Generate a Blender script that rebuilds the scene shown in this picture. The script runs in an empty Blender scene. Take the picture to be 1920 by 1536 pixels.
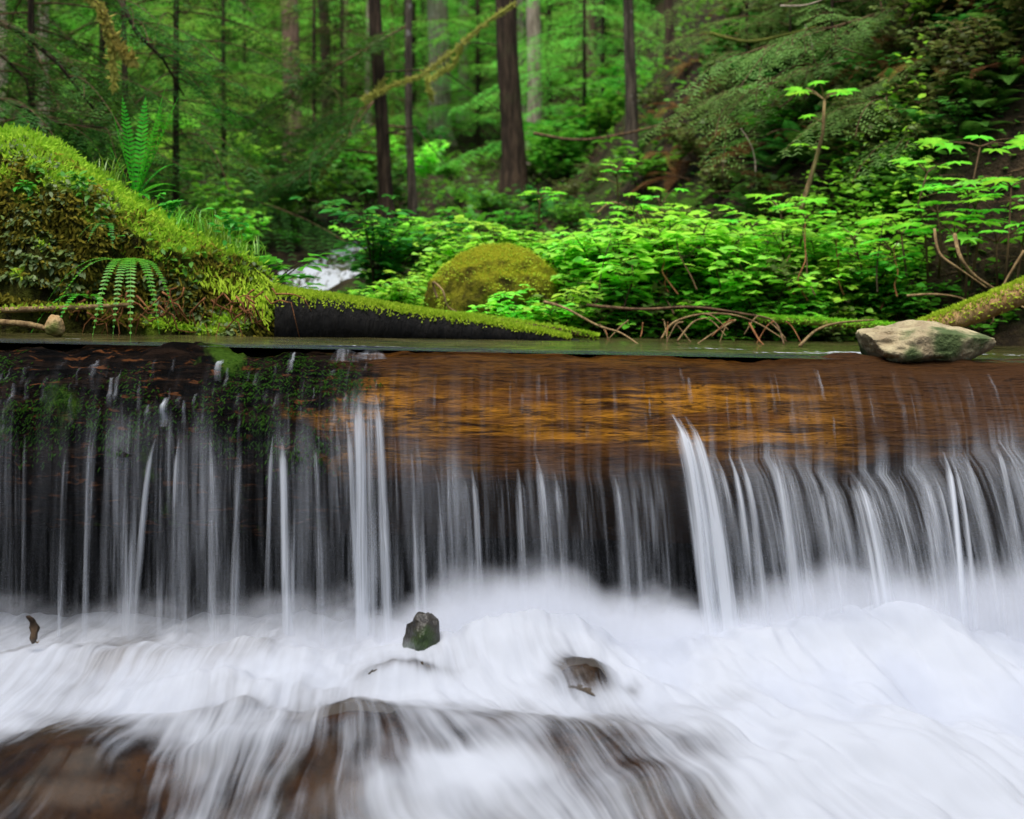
import bpy, math, random
import numpy as np
from mathutils import Vector, Matrix, noise as mnoise
rnd = random.Random(7)
R = math.radians
scene = bpy.context.scene
col = scene.collection
F = 2400.0            # focal length in photo pixels (1920 wide)
CZ = 0.15             # camera height above the upper water
HY = 584.0            # horizon row
def at(px, py, Y):
    return Vector(((px-960.0)*Y/F, Y, CZ-(py-HY)*Y/F))
def proj(x, y, z):
    return 960+x*F/y, HY-(z-CZ)*F/y
def lerp(a, b, t): return a+(b-a)*t
def interp(x, xs, ys): return float(np.interp(x, xs, ys))
def fbm(x, y, z, o=4):
    return mnoise.fractal(Vector((x, y, z)), 1.0, 2.0, o)

# ------------------------------------------------------------------ tagging
def tag(o, label=None, cat=None, group=None, kind=None):
    if label: o['label'] = label
    if cat: o['category'] = cat
    if group: o['group'] = group
    if kind: o['kind'] = kind
    return o
def empty(name, loc, label=None, cat=None, group=None, rz=0.0, s=1.0):
    o = bpy.data.objects.new(name, None); col.objects.link(o)
    o.location = loc; o.rotation_euler = (0, 0, rz); o.scale = (s, s, s)
    return tag(o, label, cat, group)
class MB:
    def __init__(s): s.v = []; s.f = []
    def add(s, vs, fs):
        b = len(s.v); s.v.extend(vs); s.f.extend([tuple(i+b for i in f) for f in fs])
    def tube(s, pts, rad, n=6, cap=True, jit=0.0, seed=0.0, flat=1.0):
        pts = [Vector(p) for p in pts]; b = len(s.v); m = len(pts)
        t0 = (pts[1]-pts[0]).normalized()
        u = t0.orthogonal().normalized()
        for i, p in enumerate(pts):
            t = (pts[min(i+1, m-1)]-pts[max(i-1, 0)])
            if t.length < 1e-9: t = t0.copy()
            t.normalize()
            u = (u-t*u.dot(t))
            if u.length < 1e-6: u = t.orthogonal()
            u.normalize(); w = t.cross(u)
            for k in range(n):
                a = 2*math.pi*k/n; r = rad[i]
                d = u*math.cos(a)+w*math.sin(a)*flat
                if jit:
                    q = p+d*r
                    r *= 1+jit*mnoise.noise(Vector((q.x*3+seed, q.y*3, q.z*3))*1.0/max(.05, r*6))
                s.v.append(tuple(p+d*r))
        for i in range(m-1):
            for k in range(n):
                a0 = b+i*n+k; a1 = b+i*n+(k+1) % n
                s.f.append((a0, a1, a1+n, a0+n))
        if cap:
            s.f.append(tuple(b+k for k in range(n-1, -1, -1)))
            s.f.append(tuple(b+(m-1)*n+k for k in range(n)))
    def leaf(s, p, d, nrm, L, W):
        d = d.normalized(); sd = nrm.cross(d)
        if sd.length < 1e-6: sd = d.orthogonal()
        sd.normalize(); nn = d.cross(sd)
        b = len(s.v)
        for a, w, h in ((0, 0, 0), (.3, .5, .06), (.65, .42, .05), (1, 0, -.06), (.65, -.42, .05), (.3, -.5, .06)):
            s.v.append(tuple(p+d*(a*L)+sd*(w*W)+nn*(h*L)))
        s.f.append((b, b+1, b+2, b+3, b+4, b+5))
    def quad(s, p, d, sd, L, W):
        b = len(s.v)
        s.v.extend((tuple(p-sd*(W*.35)), tuple(p+d*(L*.55)-sd*(W*.5)), tuple(p+d*L), tuple(p+d*(L*.55)+sd*(W*.5)), tuple(p+sd*(W*.35))))
        s.f.append((b, b+1, b+2, b+3, b+4))
    def lobed(s, p, d, nrm, L, lobes=7, r=rnd):
        d = d.normalized(); sd = nrm.cross(d).normalized(); nn = d.cross(sd)
        b = len(s.v); c = p+d*(L*.42)
        s.v.append(tuple(c)); n = 0
        for i in range(lobes):
            a = lerp(-2.5, 2.5, i/(lobes-1)); k = 1-.1*abs(a)
            for da, rr, h in ((-.17, .36, .02), (-.07, .47, .0), (0, .58, -.06), (.07, .47, .0), (.17, .36, .02)) if i in (0, lobes-1) or True else ():
                aa = a+da; q = c+(d*math.cos(aa)+sd*math.sin(aa))*(L*rr*k*(1+r.uniform(-.08, .08)))+nn*(h*L)
                s.v.append(tuple(q)); n += 1
            if i < lobes-1:
                aa = a+2.5/(lobes-1); q = c+(d*math.cos(aa)+sd*math.sin(aa))*(L*.27)+nn*(.03*L)
                s.v.append(tuple(q)); n += 1
        s.v.append(tuple(c-d*(L*.12))); n += 1
        s.f.extend([(b, b+1+i, b+1+(i+1) % n) for i in range(n)])
    def build(s, name, mat, parent=None, smooth=True):
        me = bpy.data.meshes.new(name); me.from_pydata(s.v, [], s.f)
        if smooth: me.polygons.foreach_set('use_smooth', [True]*len(me.polygons))
        me.materials.append(mat); me.update()
        o = bpy.data.objects.new(name, me); col.objects.link(o)
        if parent: o.parent = parent
        return o
def copy_tree(o, parent=None):
    c = o.copy(); col.objects.link(c)
    if parent: c.parent = parent
    for ch in list(o.children): copy_tree(ch, c)
    return c
def np_mesh(name, co, faces, mat, attrs=None, uv=None, parent=None, smooth=True):
    me = bpy.data.meshes.new(name)
    me.from_pydata(co.tolist(), [], faces)
    if smooth: me.polygons.foreach_set('use_smooth', [True]*len(me.polygons))
    for k, a in (attrs or {}).items():
        at_ = me.attributes.new(k, 'FLOAT', 'POINT'); at_.data.foreach_set('value', np.asarray(a, dtype=np.float32))
    for k, a in (uv or {}).items():
        at_ = me.attributes.new(k, 'FLOAT_VECTOR', 'POINT'); at_.data.foreach_set('vector', np.asarray(a, dtype=np.float32).ravel())
    me.materials.append(mat); me.update()
    o = bpy.data.objects.new(name, me); col.objects.link(o)
    if parent: o.parent = parent
    return o
def grid_faces(nx, ny, b=0):
    return [(b+j*nx+i, b+j*nx+i+1, b+(j+1)*nx+i+1, b+(j+1)*nx+i) for j in range(ny-1) for i in range(nx-1)]

# ------------------------------------------------------------------ node helper
class NT:
    def __init__(s, name):
        s.m = bpy.data.materials.new(name); s.m.use_nodes = True
        s.t = s.m.node_tree; s.t.nodes.clear()
        s.out = s.t.nodes.new('ShaderNodeOutputMaterial')
    def n(s, ty, ins=None, **at_):
        nd = s.t.nodes.new('ShaderNode'+ty)
        for k, v in at_.items(): setattr(nd, k, v)
        for k, v in (ins or {}).items(): s.set(nd.inputs[k], v)
        return nd
    def set(s, sock, v):
        if isinstance(v, bpy.types.NodeSocket): s.t.links.new(v, sock)
        elif isinstance(v, bpy.types.Node): s.t.links.new(v.outputs[0], sock)
        else:
            if sock.type == 'RGBA' and hasattr(v, '__len__') and len(v) == 3: v = (*v, 1)
            sock.default_value = v
    def math(s, op, a, b=0.0, clamp=False):
        nd = s.n('Math', {0: a, 1: b}, operation=op); nd.use_clamp = clamp
        return nd.outputs[0]
    def mix(s, f, a, b):
        nd = s.t.nodes.new('ShaderNodeMix'); nd.data_type = 'RGBA'
        s.set(nd.inputs[0], f); s.set(nd.inputs[6], a); s.set(nd.inputs[7], b)
        return nd.outputs[2]
    def noise(s, vec, scale, detail=3, rough=.55, dist=0.0):
        nd = s.n('TexNoise', {'Scale': scale, 'Detail': detail, 'Roughness': rough, 'Distortion': dist})
        if vec is not None: s.set(nd.inputs['Vector'], vec)
        return nd.outputs[0]
    def map(s, vec, scale=(1, 1, 1), loc=(0, 0, 0)):
        nd = s.n('Mapping', {'Vector': vec, 'Scale': scale, 'Location': loc}); return nd.outputs[0]
    def step(s, v, a, b, lo=0.0, hi=1.0):
        nd = s.n('MapRange', {0: v, 1: a, 2: b, 3: lo, 4: hi}, interpolation_type='SMOOTHSTEP'); return nd.outputs[0]
    def obj(s): return s.n('TexCoord').outputs['Object']
    def pos(s): return s.n('NewGeometry').outputs['Position']
    def nz(s): return s.n('SeparateXYZ', {0: s.n('NewGeometry').outputs['Normal']}).outputs[2]
    def attr(s, name, which='Fac'): return s.n('Attribute', attribute_name=name).outputs[which]
    def bump(s, h, strength=.5, dist=.02):
        return s.n('Bump', {'Height': h, 'Strength': strength, 'Distance': dist}).outputs[0]
    def mixs(s, f, a, b): return s.n('MixShader', {0: f, 1: a, 2: b}).outputs[0]
    def done(s, sh, disp=None):
        s.t.links.new(sh if isinstance(sh, bpy.types.NodeSocket) else sh.outputs[0], s.out.inputs['Surface'])
        return s.m

def leaf_mat(name, c1, c2, tr=.35, gloss=.05, ob=.25, tcol=None):
    t = NT(name)
    isl = t.n('NewGeometry').outputs['Random Per Island']
    c = t.mix(isl, c1, c2)
    rnd_o = t.n('ObjectInfo').outputs['Random']
    hs = t.n('HueSaturation', {'Hue': t.math('ADD', .5, t.math('MULTIPLY', t.math('SUBTRACT', rnd_o, .5), .05)),
                               'Value': t.math('ADD', 1-ob, t.math('MULTIPLY', rnd_o, 2*ob)), 'Color': c})
    d = t.n('BsdfDiffuse', {'Color': hs.outputs[0]})
    tc = t.n('HueSaturation', {'Hue': .485, 'Value': 1.25, 'Color': hs.outputs[0]})
    tr_ = t.n('BsdfTranslucent', {'Color': tc.outputs[0]})
    sh = t.mixs(tr, d.outputs[0], tr_.outputs[0])
    g = t.n('BsdfGlossy', {'Color': (1, 1, 1), 'Roughness': .42})
    return t.done(t.mixs(gloss, sh, g.outputs[0]))
# ------------------------------------------------------------------ materials
M = {}
# leaves
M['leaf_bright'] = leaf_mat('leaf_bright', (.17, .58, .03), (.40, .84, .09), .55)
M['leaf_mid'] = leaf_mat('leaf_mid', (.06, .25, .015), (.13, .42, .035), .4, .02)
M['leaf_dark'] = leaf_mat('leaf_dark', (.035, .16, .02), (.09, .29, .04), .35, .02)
M['leaf_olive'] = leaf_mat('leaf_olive', (.08, .12, .025), (.17, .22, .055), .35, .02)
M['leaf_club'] = leaf_mat('leaf_club', (.14, .60, .03), (.26, .78, .07), .5, .04, .1)
M['fern'] = leaf_mat('fern', (.06, .28, .012), (.14, .46, .03), .4, .02)
M['fern_dark'] = leaf_mat('fern_dark', (.035, .17, .02), (.09, .30, .045), .4, .01)
M['fern_brown'] = leaf_mat('fern_brown', (.10, .055, .018), (.22, .13, .045), .35, .0)
M['grass'] = leaf_mat('grass', (.12, .40, .02), (.28, .58, .05), .4)
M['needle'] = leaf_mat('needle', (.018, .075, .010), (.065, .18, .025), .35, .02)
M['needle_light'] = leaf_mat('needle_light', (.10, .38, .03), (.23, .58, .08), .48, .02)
M['needle_grey'] = leaf_mat('needle_grey', (.10, .19, .04), (.20, .31, .08), .4, .02)
M['moss_blade'] = leaf_mat('moss_blade', (.22, .44, .02), (.46, .70, .07), .45, .0, .1)
M['moss_gold'] = leaf_mat('moss_gold', (.28, .36, .02), (.56, .62, .06), .4, .0, .1)
M['moss_dark'] = leaf_mat('moss_dark', (.08, .09, .012), (.27, .25, .03), .35, .0, .1)
M['moss_hang'] = leaf_mat('moss_hang', (.28, .26, .05), (.46, .44, .10), .35, .0, .1)

def bark(name, c1, c2, moss=0.0, mc=(.10, .14, .02), spots=0.0):
    t = NT(name); o = t.obj()
    f = t.noise(t.map(o, (1, 1, .12)), 26, 6, .65)
    cr = t.noise(t.map(o, (1, 1, .2)), 60, 3, .6)
    c = t.mix(t.step(f, .35, .68), c1, c2)
    big = t.noise(o, 2.2, 4, .6)
    if moss:
        c = t.mix(t.step(big, 1-moss-.12, 1-moss+.12), c, mc)
    if spots:
        sp = t.noise(o, 9, 3, .6)
        c = t.mix(t.step(sp, .62, .7, 0, spots), c, (.5, .48, .42))
    b = t.bump(t.math('ADD', f, t.math('MULTIPLY', cr, .5)), .9, .03)
    p = t.n('BsdfPrincipled', {'Base Color': c, 'Roughness': .85, 'Normal': b, 'Specular IOR Level': .2})
    return t.done(p)
M['bark_dark'] = bark('bark_dark', (.022, .014, .008), (.095, .06, .036), .35, (.035, .05, .015))
M['bark_brown'] = bark('bark_brown', (.09, .05, .033), (.29, .18, .12), .25, (.07, .085, .03))
M['bark_pale'] = bark('bark_pale', (.2, .15, .105), (.5, .40, .3), .2, (.12, .14, .05), .5)
M['bark_grey'] = bark('bark_grey', (.035, .026, .018), (.13, .10, .07), .3, (.05, .06, .03), .4)
M['bark_moss'] = bark('bark_moss', (.08, .07, .02), (.2, .19, .04), .5, (.24, .26, .04))
M['twig'] = bark('twig', (.07, .04, .02), (.2, .12, .06))
M['twig_pale'] = bark('twig_pale', (.15, .09, .04), (.36, .25, .11))
M['twig_red'] = bark('twig_red', (.16, .06, .02), (.36, .16, .06))
M['stem'] = bark('stem', (.03, .025, .012), (.09, .06, .03))

# ground
t = NT('forest_soil'); p = t.pos()
n1 = t.noise(p, 1.3, 5, .6); n2 = t.noise(p, 9, 6, .7); n3 = t.noise(p, 45, 4, .7)
c = t.mix(t.step(n2, .35, .68), (.015, .010, .006), (.075, .05, .024))
c = t.mix(t.step(n3, .55, .75, 0, .7), c, (.10, .065, .03))
c = t.mix(t.step(t.math('ADD', n1, t.math('MULTIPLY', n2, .35)), .66, .82), c, t.mix(n3, (.02, .04, .008), (.08, .11, .02)))
sx = t.n('SeparateXYZ', {0: p}); wet = t.step(sx.outputs[2], -.2, .05)  # height mask, zero on low ground: stream bed and the painted cavity shade
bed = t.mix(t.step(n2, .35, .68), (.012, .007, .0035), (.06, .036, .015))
c = t.mix(wet, t.mix(t.step(sx.outputs[1], 3.2, 3.7), bed, (.004, .0035, .003)), c)  # behind the falls the cavity's shade is painted in, near black
pr = t.n('BsdfPrincipled', {'Base Color': c, 'Roughness': .9, 'Specular IOR Level': .15, 'Normal': t.bump(t.math('ADD', n2, n3), 1.0, .06)})
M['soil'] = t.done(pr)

# the big log: wet orange wood, left part under dark bark and moss
t = NT('log_wood'); p = t.pos(); sx = t.n('SeparateXYZ', {0: p})
g1 = t.noise(t.map(p, (.9, 7, 7)), 5, 6, .65, .4)
g2 = t.noise(t.map(p, (1.1, 9, 9), (3, 1, 2)), 14, 5, .6, .3)
g3 = t.noise(t.map(p, (1, 3, 3), (7, 7, 7)), 2.2, 4, .55)
c = t.mix(t.step(g1, .36, .62), (.022, .008, .001), (.30, .125, .008))
c = t.mix(t.step(g2, .52, .72, 0, .75), c, (.05, .018, .006))
c = t.mix(t.step(g3, .55, .78, 0, .8), c, (.07, .028, .01))
c = t.mix(t.step(g2, .25, .36, .55, 0), c, (.42, .19, .02))
zb = t.noise(t.map(p, (.35, 1.6, 2.2), (2, 3, 8)), 3.2, 4, .6, .5)
c = t.mix(t.step(zb, .46, .60, 0, .9), c, (.075, .028, .007))
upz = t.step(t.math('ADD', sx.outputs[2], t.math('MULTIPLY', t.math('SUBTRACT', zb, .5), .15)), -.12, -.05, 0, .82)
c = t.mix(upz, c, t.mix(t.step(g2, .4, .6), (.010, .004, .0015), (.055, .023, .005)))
lum = t.noise(t.map(p, (1, 2.2, 2.2), (5, 0, 0)), 1.6, 3, .5)
dk = t.noise(t.map(p, (2, 3, 3), (1, 5, 0)), 3, 5, .65)
left = t.step(t.math('ADD', sx.outputs[0], t.math('MULTIPLY', t.math('SUBTRACT', dk, .5), 1.1)), -.62, -.36)
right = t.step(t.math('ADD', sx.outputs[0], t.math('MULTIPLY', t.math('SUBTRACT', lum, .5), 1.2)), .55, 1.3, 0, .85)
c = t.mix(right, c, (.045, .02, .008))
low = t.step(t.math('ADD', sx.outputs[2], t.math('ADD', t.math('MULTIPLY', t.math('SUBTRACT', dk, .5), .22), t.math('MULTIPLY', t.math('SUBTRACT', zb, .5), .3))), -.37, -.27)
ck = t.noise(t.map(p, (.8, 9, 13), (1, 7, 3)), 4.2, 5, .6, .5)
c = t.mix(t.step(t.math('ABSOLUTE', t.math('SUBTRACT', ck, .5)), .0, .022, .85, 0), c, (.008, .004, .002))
c = t.mix(low, (.014, .006, .002), c)  # shade under the log's curve painted into its lower wood
bk = t.mix(t.step(g1, .4, .7), (.003, .003, .003), (.016, .010, .007))
bk = t.mix(t.step(t.noise(t.map(p, (1.2, 5, 5)), 9, 4, .6), .58, .68, 0, .85), bk, (.10, .038, .014))
bk = t.mix(t.step(t.noise(t.map(p, (2.4, 1.2, 1.2), (2, 9, 4)), 2.3, 5, .6), .56, .66), bk, t.mix(t.noise(p, 60, 2), (.012, .03, .004), (.05, .10, .012)))
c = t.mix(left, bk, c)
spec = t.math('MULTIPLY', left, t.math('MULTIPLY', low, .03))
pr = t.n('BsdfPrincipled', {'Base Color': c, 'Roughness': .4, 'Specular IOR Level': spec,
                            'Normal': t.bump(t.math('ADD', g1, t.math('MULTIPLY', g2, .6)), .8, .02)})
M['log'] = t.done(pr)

def rock(name, c1, c2, moss=None, rough=.8, bs=.8, ms=(.5, .62), wetline=None):
    t = NT(name); o = t.obj()
    a = t.noise(o, 9, 6, .65); b_ = t.noise(o, 38, 4, .6); d = t.noise(o, 4, 4, .6)
    c = t.mix(t.step(a, .32, .7), c1, c2)
    c = t.mix(t.step(b_, .58, .72, 0, .5), c, tuple(x*.35 for x in c1))
    if moss: c = t.mix(t.step(d, ms[0], ms[1]), c, t.mix(b_, tuple(x*.5 for x in moss), moss))
    if wetline is not None:
        zz = t.math('ADD', t.n('SeparateXYZ', {0: o}).outputs[2], t.math('MULTIPLY', t.math('SUBTRACT', a, .5), .04))
        c = t.mix(t.step(zz, wetline, wetline+.02), tuple(x*.28 for x in c1), c)
    pr = t.n('BsdfPrincipled', {'Base Color': c, 'Roughness': rough, 'Specular IOR Level': .4 if rough < .85 else .08,
                                'Normal': t.bump(t.math('ADD', a, t.math('MULTIPLY', b_, .5)), bs, .025)})
    return t.done(pr)
M['rock_pale'] = rock('rock_pale', (.24, .18, .10), (.48, .41, .23), (.08, .12, .03), bs=1.0, wetline=-.055)
M['rock_dark'] = rock('rock_dark', (.012, .011, .009), (.05, .042, .03), (.03, .06, .008), .35)
M['rock_bed'] = rock('rock_bed', (.007, .0045, .002), (.055, .031, .010), None, .9)
M['rock_wet'] = rock('rock_wet', (.014, .011, .008), (.07, .052, .034), None, .9)
M['stone_tan'] = rock('stone_tan', (.30, .17, .06), (.5, .36, .17), (.16, .18, .03))
def moss_mat(name, up, side, dark):
    t = NT(name); o = t.pos()
    a = t.noise(o, 14, 5, .65); b_ = t.noise(o, 60, 4, .7); d = t.noise(o, 5, 4, .6)
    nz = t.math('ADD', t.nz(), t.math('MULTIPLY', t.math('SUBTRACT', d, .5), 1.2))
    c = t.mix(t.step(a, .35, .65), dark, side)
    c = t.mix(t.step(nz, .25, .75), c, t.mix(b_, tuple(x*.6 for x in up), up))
    pr = t.n('BsdfPrincipled', {'Base Color': c, 'Roughness': 1, 'Specular IOR Level': .05,
                                'Normal': t.bump(t.math('ADD', a, b_), 1.0, .05)})
    return t.done(pr)
M['moss_log'] = moss_mat('moss_log', (.24, .40, .025), (.10, .11, .018), (.018, .015, .006))
M['moss_rock'] = moss_mat('moss_rock', (.40, .42, .02), (.26, .24, .02), (.06, .05, .012))
M['black_wood'] = bark('black_wood', (.002, .002, .002), (.007, .006, .005))
M['cut_wood'] = bark('cut_wood', (.3, .16, .06), (.5, .32, .14))

# ------------------------------------------------------------------ water
def white_water(t, col_=(.60, .63, .68)):
    d = t.n('BsdfDiffuse', {'Color': col_}); tr_ = t.n('BsdfTranslucent', {'Color': col_})
    return t.mixs(.35, d.outputs[0], tr_.outputs[0])
# falling water: streaks that run with the flow (flow = across, along, seed)
t = NT('falling_water'); fl = t.attr('flow', 'Vector')
s1 = t.noise(t.map(fl, (42, 1.3, 1)), 1, 2, .5)
s2 = t.noise(t.map(fl, (150, 3.0, 1), (4, 2, 7)), 1, 2, .5)
s3 = t.noise(t.map(fl, (15, .7, 1), (9, 5, 1)), 1, 2, .5)
st = t.math('ADD', t.math('MULTIPLY', s1, .40), t.math('ADD', t.math('MULTIPLY', s2, .20), t.math('MULTIPLY', s3, .40)))
op = t.attr('op')
k = t.step(st, .44, .66)
a = t.math('MULTIPLY', op, t.math('ADD', .05, t.math('MULTIPLY', k, 1.2)), True)
a = t.math('ADD', a, t.math('MULTIPLY', t.math('MAXIMUM', t.math('SUBTRACT', op, .5), 0), .75), True)
hl = t.step(t.noise(t.map(fl, (260, 6, 1), (1, 1, 3)), 1, 1, .5), .66, .76)
a = t.math('ADD', a, t.math('MULTIPLY', t.math('MULTIPLY', hl, op), .35), True)
tp = t.n('BsdfTransparent', {'Color': (1, 1, 1)})
M['fall'] = t.done(t.mixs(a, tp.outputs[0], white_water(t)))
# foaming stream below: clear brown water to white foam by the foam cover
t = NT('white_water'); fl = t.attr('flow', 'Vector'); den = t.attr('foam')
wob = t.n('VectorMath', {0: fl, 1: t.n('VectorMath', {0: t.n('TexNoise', {'Vector': fl, 'Scale': 3.0, 'Detail': 2}).outputs['Color'], 'Scale': .06}, operation='SCALE').outputs[0]}, operation='ADD').outputs[0]
s1 = t.noise(t.map(wob, (45, 2.2, 1)), 1, 3, .55)
s2 = t.noise(t.map(wob, (120, 4.5, 1), (4, 2, 7)), 1, 2, .5)
s3 = t.noise(t.map(wob, (11, 2.0, 1), (9, 5, 1)), 1, 3, .5)
st = t.math('ADD', t.math('MULTIPLY', s1, .4), t.math('ADD', t.math('MULTIPLY', s2, .2), t.math('MULTIPLY', s3, .4)))
am = t.math('MULTIPLY', t.math('SUBTRACT', st, .5), 2.0)
ka = t.math('MAXIMUM', t.math('SUBTRACT', 1.08, den), .36)
a = t.step(t.math('ADD', den, t.math('MULTIPLY', am, t.math('MULTIPLY', ka, 1.25))), .02, .95)
p_ = t.n('NewGeometry').outputs['Position']
bw = t.bump(st, .25, .02)
gl = t.n('BsdfGlossy', {'Color': (.42, .42, .42), 'Roughness': .3, 'Normal': bw})
tp = t.n('BsdfTransparent', {'Color': (.78, .66, .5)})
fr = t.n('Fresnel', {'IOR': 1.33, 'Normal': bw})
cw = t.mixs(fr.outputs[0], tp.outputs[0], gl.outputs[0])
M['foam'] = t.done(t.mixs(a, cw, white_water(t, (.55, .58, .64))))
# the slow pool above the log
t = NT('stream_water'); p = t.pos()
w1 = t.noise(t.map(p, (2.0, 9, 1)), 2.2, 4, .6); w2 = t.noise(t.map(p, (3, 14, 1), (4, 4, 0)), 6, 3, .6)
bw = t.bump(t.math('ADD', w1, t.math('MULTIPLY', w2, .4)), .35, .03)
sx = t.n('SeparateXYZ', {0: p})
wc = t.mix(t.step(t.noise(t.map(p, (.8, 5, 1)), 3.0, 5, .6), .35, .65), (.012, .015, .005), (.10, .085, .03))
pr = t.n('BsdfPrincipled', {'Base Color': wc, 'Roughness': .07, 'IOR': 1.33, 'Normal': bw})
foam = t.attr('foam')
fa = t.step(t.math('ADD', foam, t.math('MULTIPLY', t.math('SUBTRACT', t.noise(t.map(p, (9, 3, 2)), 3.5, 4, .6), .5), 1.6)), .35, .7)
cw = t.mixs(t.n('Fresnel', {'IOR': 1.33, 'Normal': bw}).outputs[0], t.n('BsdfTransparent', {'Color': (.8, .72, .6)}).outputs[0], t.n('BsdfGlossy', {'Color': (.7, .7, .7), 'Roughness': .25, 'Normal': bw}).outputs[0])
wat = t.mixs(t.attr('clear'), pr.outputs[0], cw)
M['stream'] = t.done(t.mixs(fa, wat, white_water(t)))
# ------------------------------------------------------------------ terrain
GY = [-10, 2.0, 2.8, 4.0, 4.44, 4.52, 6.1, 6.6, 7.0, 8, 10, 12, 16, 20, 30, 45, 70, 90]
GZ = [-1.35, -1.13, -1.06, -.95, -.95, -.30, -.22, -.04, .10, .26, .58, 1.0, 1.65, 2.25, 4.8, 10.5, 24, 30]
HYS = [4.5, 6.2, 7, 8, 10, 12, 14, 20, 30, 60]
HX0 = [3.0, 2.5, 1.75, 1.25, .85, .6, .5, .8, 1.6, 5]
def stream_cx(Y): return interp(Y, [6.5, 8, 11, 13], [-1.75, -1.5, -1.33, -1.45])
def softplus(x, k=.25): return k*math.log1p(math.exp(max(-40, min(40, x/k))))
def ground(X, Y):
    z = interp(Y, GY, GZ)
    if Y > 4.3:
        z += softplus(X-interp(Y, HYS, HX0))*1.25*min(1, max(0, (Y-5.0)/2))
        z += softplus(-X-interp(Y, [4.5, 6.5, 9, 20, 60], [2.6, 2.2, 4.5, 9, 20]))*.7
        if 6.3 < Y < 13:
            d = abs(X-stream_cx(Y)); w = min(1, (Y-6.3)/.8)*min(1, 13-Y)
            z -= .16*w*max(0, 1-d/.5)
        z += min(1, max(0, Y-6.3)/2)*(.10*fbm(X*.9, Y*.9, 1.3)+.05*fbm(X*3, Y*3, 5.1))
    else:
        z += softplus(abs(X)-3.2)*.9
    z += .02*fbm(X*5, Y*5, 2)
    return z
ys = np.concatenate([np.linspace(-10, 2, 12, endpoint=False), np.linspace(2, 4.4, 24, endpoint=False), np.linspace(4.4, 4.56, 6, endpoint=False),
                     np.linspace(4.56, 14, 120, endpoint=False), np.linspace(14, 30, 64, endpoint=False), np.linspace(30, 90, 60)])
xs = np.concatenate([np.linspace(-60, -8, 40, endpoint=False), np.linspace(-8, -4, 24, endpoint=False), np.linspace(-4, 6, 130, endpoint=False), np.linspace(6, 60, 60)])
co = np.array([(x, y, ground(x, y)) for y in ys for x in xs])
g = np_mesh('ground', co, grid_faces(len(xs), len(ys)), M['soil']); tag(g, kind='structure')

# ------------------------------------------------------------------ the big log across the stream
LY, LR = 4.25, .30
def crest(X): return .008-.02*X
def log_r(X, th):
    # th: angle from the top, positive towards the camera
    lump = .5-.5*math.tanh((X+.5)*4)          # the left part carries lumpy bark and moss
    r = LR + .012*fbm(X*1.1, th*1.2, 4)+.008*fbm(X*2.5, th*6, 9)+.007*fbm(X*1.3, th*18, 5)
    r += lump*(.036*fbm(X*4, th*3, 2)+.018*fbm(X*12, th*9, 3)) - lump*.01
    r += (.030*fbm(X*2.2, 3.1, 6)+.016*fbm(X*7, th*4, 8))*math.exp(-(th/.45)**2)
    return r
nx, nt = 420, 84
co = []
for j in range(nt):
    th = 2*math.pi*j/nt
    for i in range(nx):
        X = lerp(-3.2, 3.4, i/(nx-1)); zc = crest(X)-LR; r = log_r(X, th if th < math.pi else th-2*math.pi)
        co.append((X, LY-r*math.sin(th), zc+r*math.cos(th)))
fs = [(j*nx+i, ((j+1) % nt)*nx+i, ((j+1) % nt)*nx+i+1, j*nx+i+1) for j in range(nt) for i in range(nx-1)]
fs.append(tuple(j*nx for j in range(nt))); fs.append(tuple(j*nx+nx-1 for j in range(nt-1, -1, -1)))
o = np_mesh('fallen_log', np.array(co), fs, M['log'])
tag(o, 'wide wet orange brown log lying across the stream with water pouring over it', 'log')

# moss on the dark left end of the log
mb = MB(); r_ = random.Random(3)
for c_ in range(46):
    X = r_.uniform(-1.75, -.5); th = R(r_.uniform(25, 92))
    if r_.random() < .3: X = r_.choice((-1.62, -.78, -.82, -1.0))+r_.uniform(-.06, .06)
    for k in range(90):
        x = X+r_.gauss(0, .035); t_ = th+r_.gauss(0, .13)
        rr = log_r(x, t_)+.002
        nr = Vector((0, -math.sin(t_), math.cos(t_)))
        p = Vector((x, LY-rr*math.sin(t_), crest(x)-LR+rr*math.cos(t_)))
        mb.quad(p, (nr*.6+Vector((r_.uniform(-.6, .6), 0, -.7))).normalized(), Vector((1, r_.uniform(-.5, .5), 0)).normalized(), r_.uniform(.008, .02), .005)
M['wet_moss'] = leaf_mat('wet_moss', (.006, .02, .003), (.022, .06, .006), .3, .0, .0)
mo = mb.build('moss', M['wet_moss'], o)

# ------------------------------------------------------------------ waterfall
PXD = [-300, 0, 35, 90, 170, 240, 320, 350, 390, 450, 520, 600, 655, 715, 745, 790, 850, 950, 1060, 1200, 1260, 1330, 1450, 1550, 1650, 1750, 1860, 2000, 2300]
PYD = [815, 820, 815, 838, 816, 822, 800, 838, 832, 846, 826, 810, 772, 770, 825, 835, 872, 885, 880, 885, 870, 862, 856, 895, 880, 862, 830, 850, 860]
def th_of_py(px, py):
    lo, hi = 0.2, 1.9
    for _ in range(30):
        m = (lo+hi)/2; X = (px-960)*4.0/F
        Y = LY-(LR+.01)*math.sin(m); Z = crest(X)-LR+(LR+.01)*math.cos(m)
        if HY-(Z-CZ)*F/Y < py: lo = m
        else: hi = m
    return (lo+hi)/2
def px_of_x(X): return 960+X*F/4.0
DEN_X = [-300, 0, 35, 60, 100, 150, 170, 200, 215, 235, 350, 375, 395, 430, 450, 475, 500, 530, 590, 640, 665, 715, 735, 800, 860, 900, 950, 1000, 1100, 1200, 1245, 1285, 1330, 1450, 1600, 1750, 1850, 2000, 2300]
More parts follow.
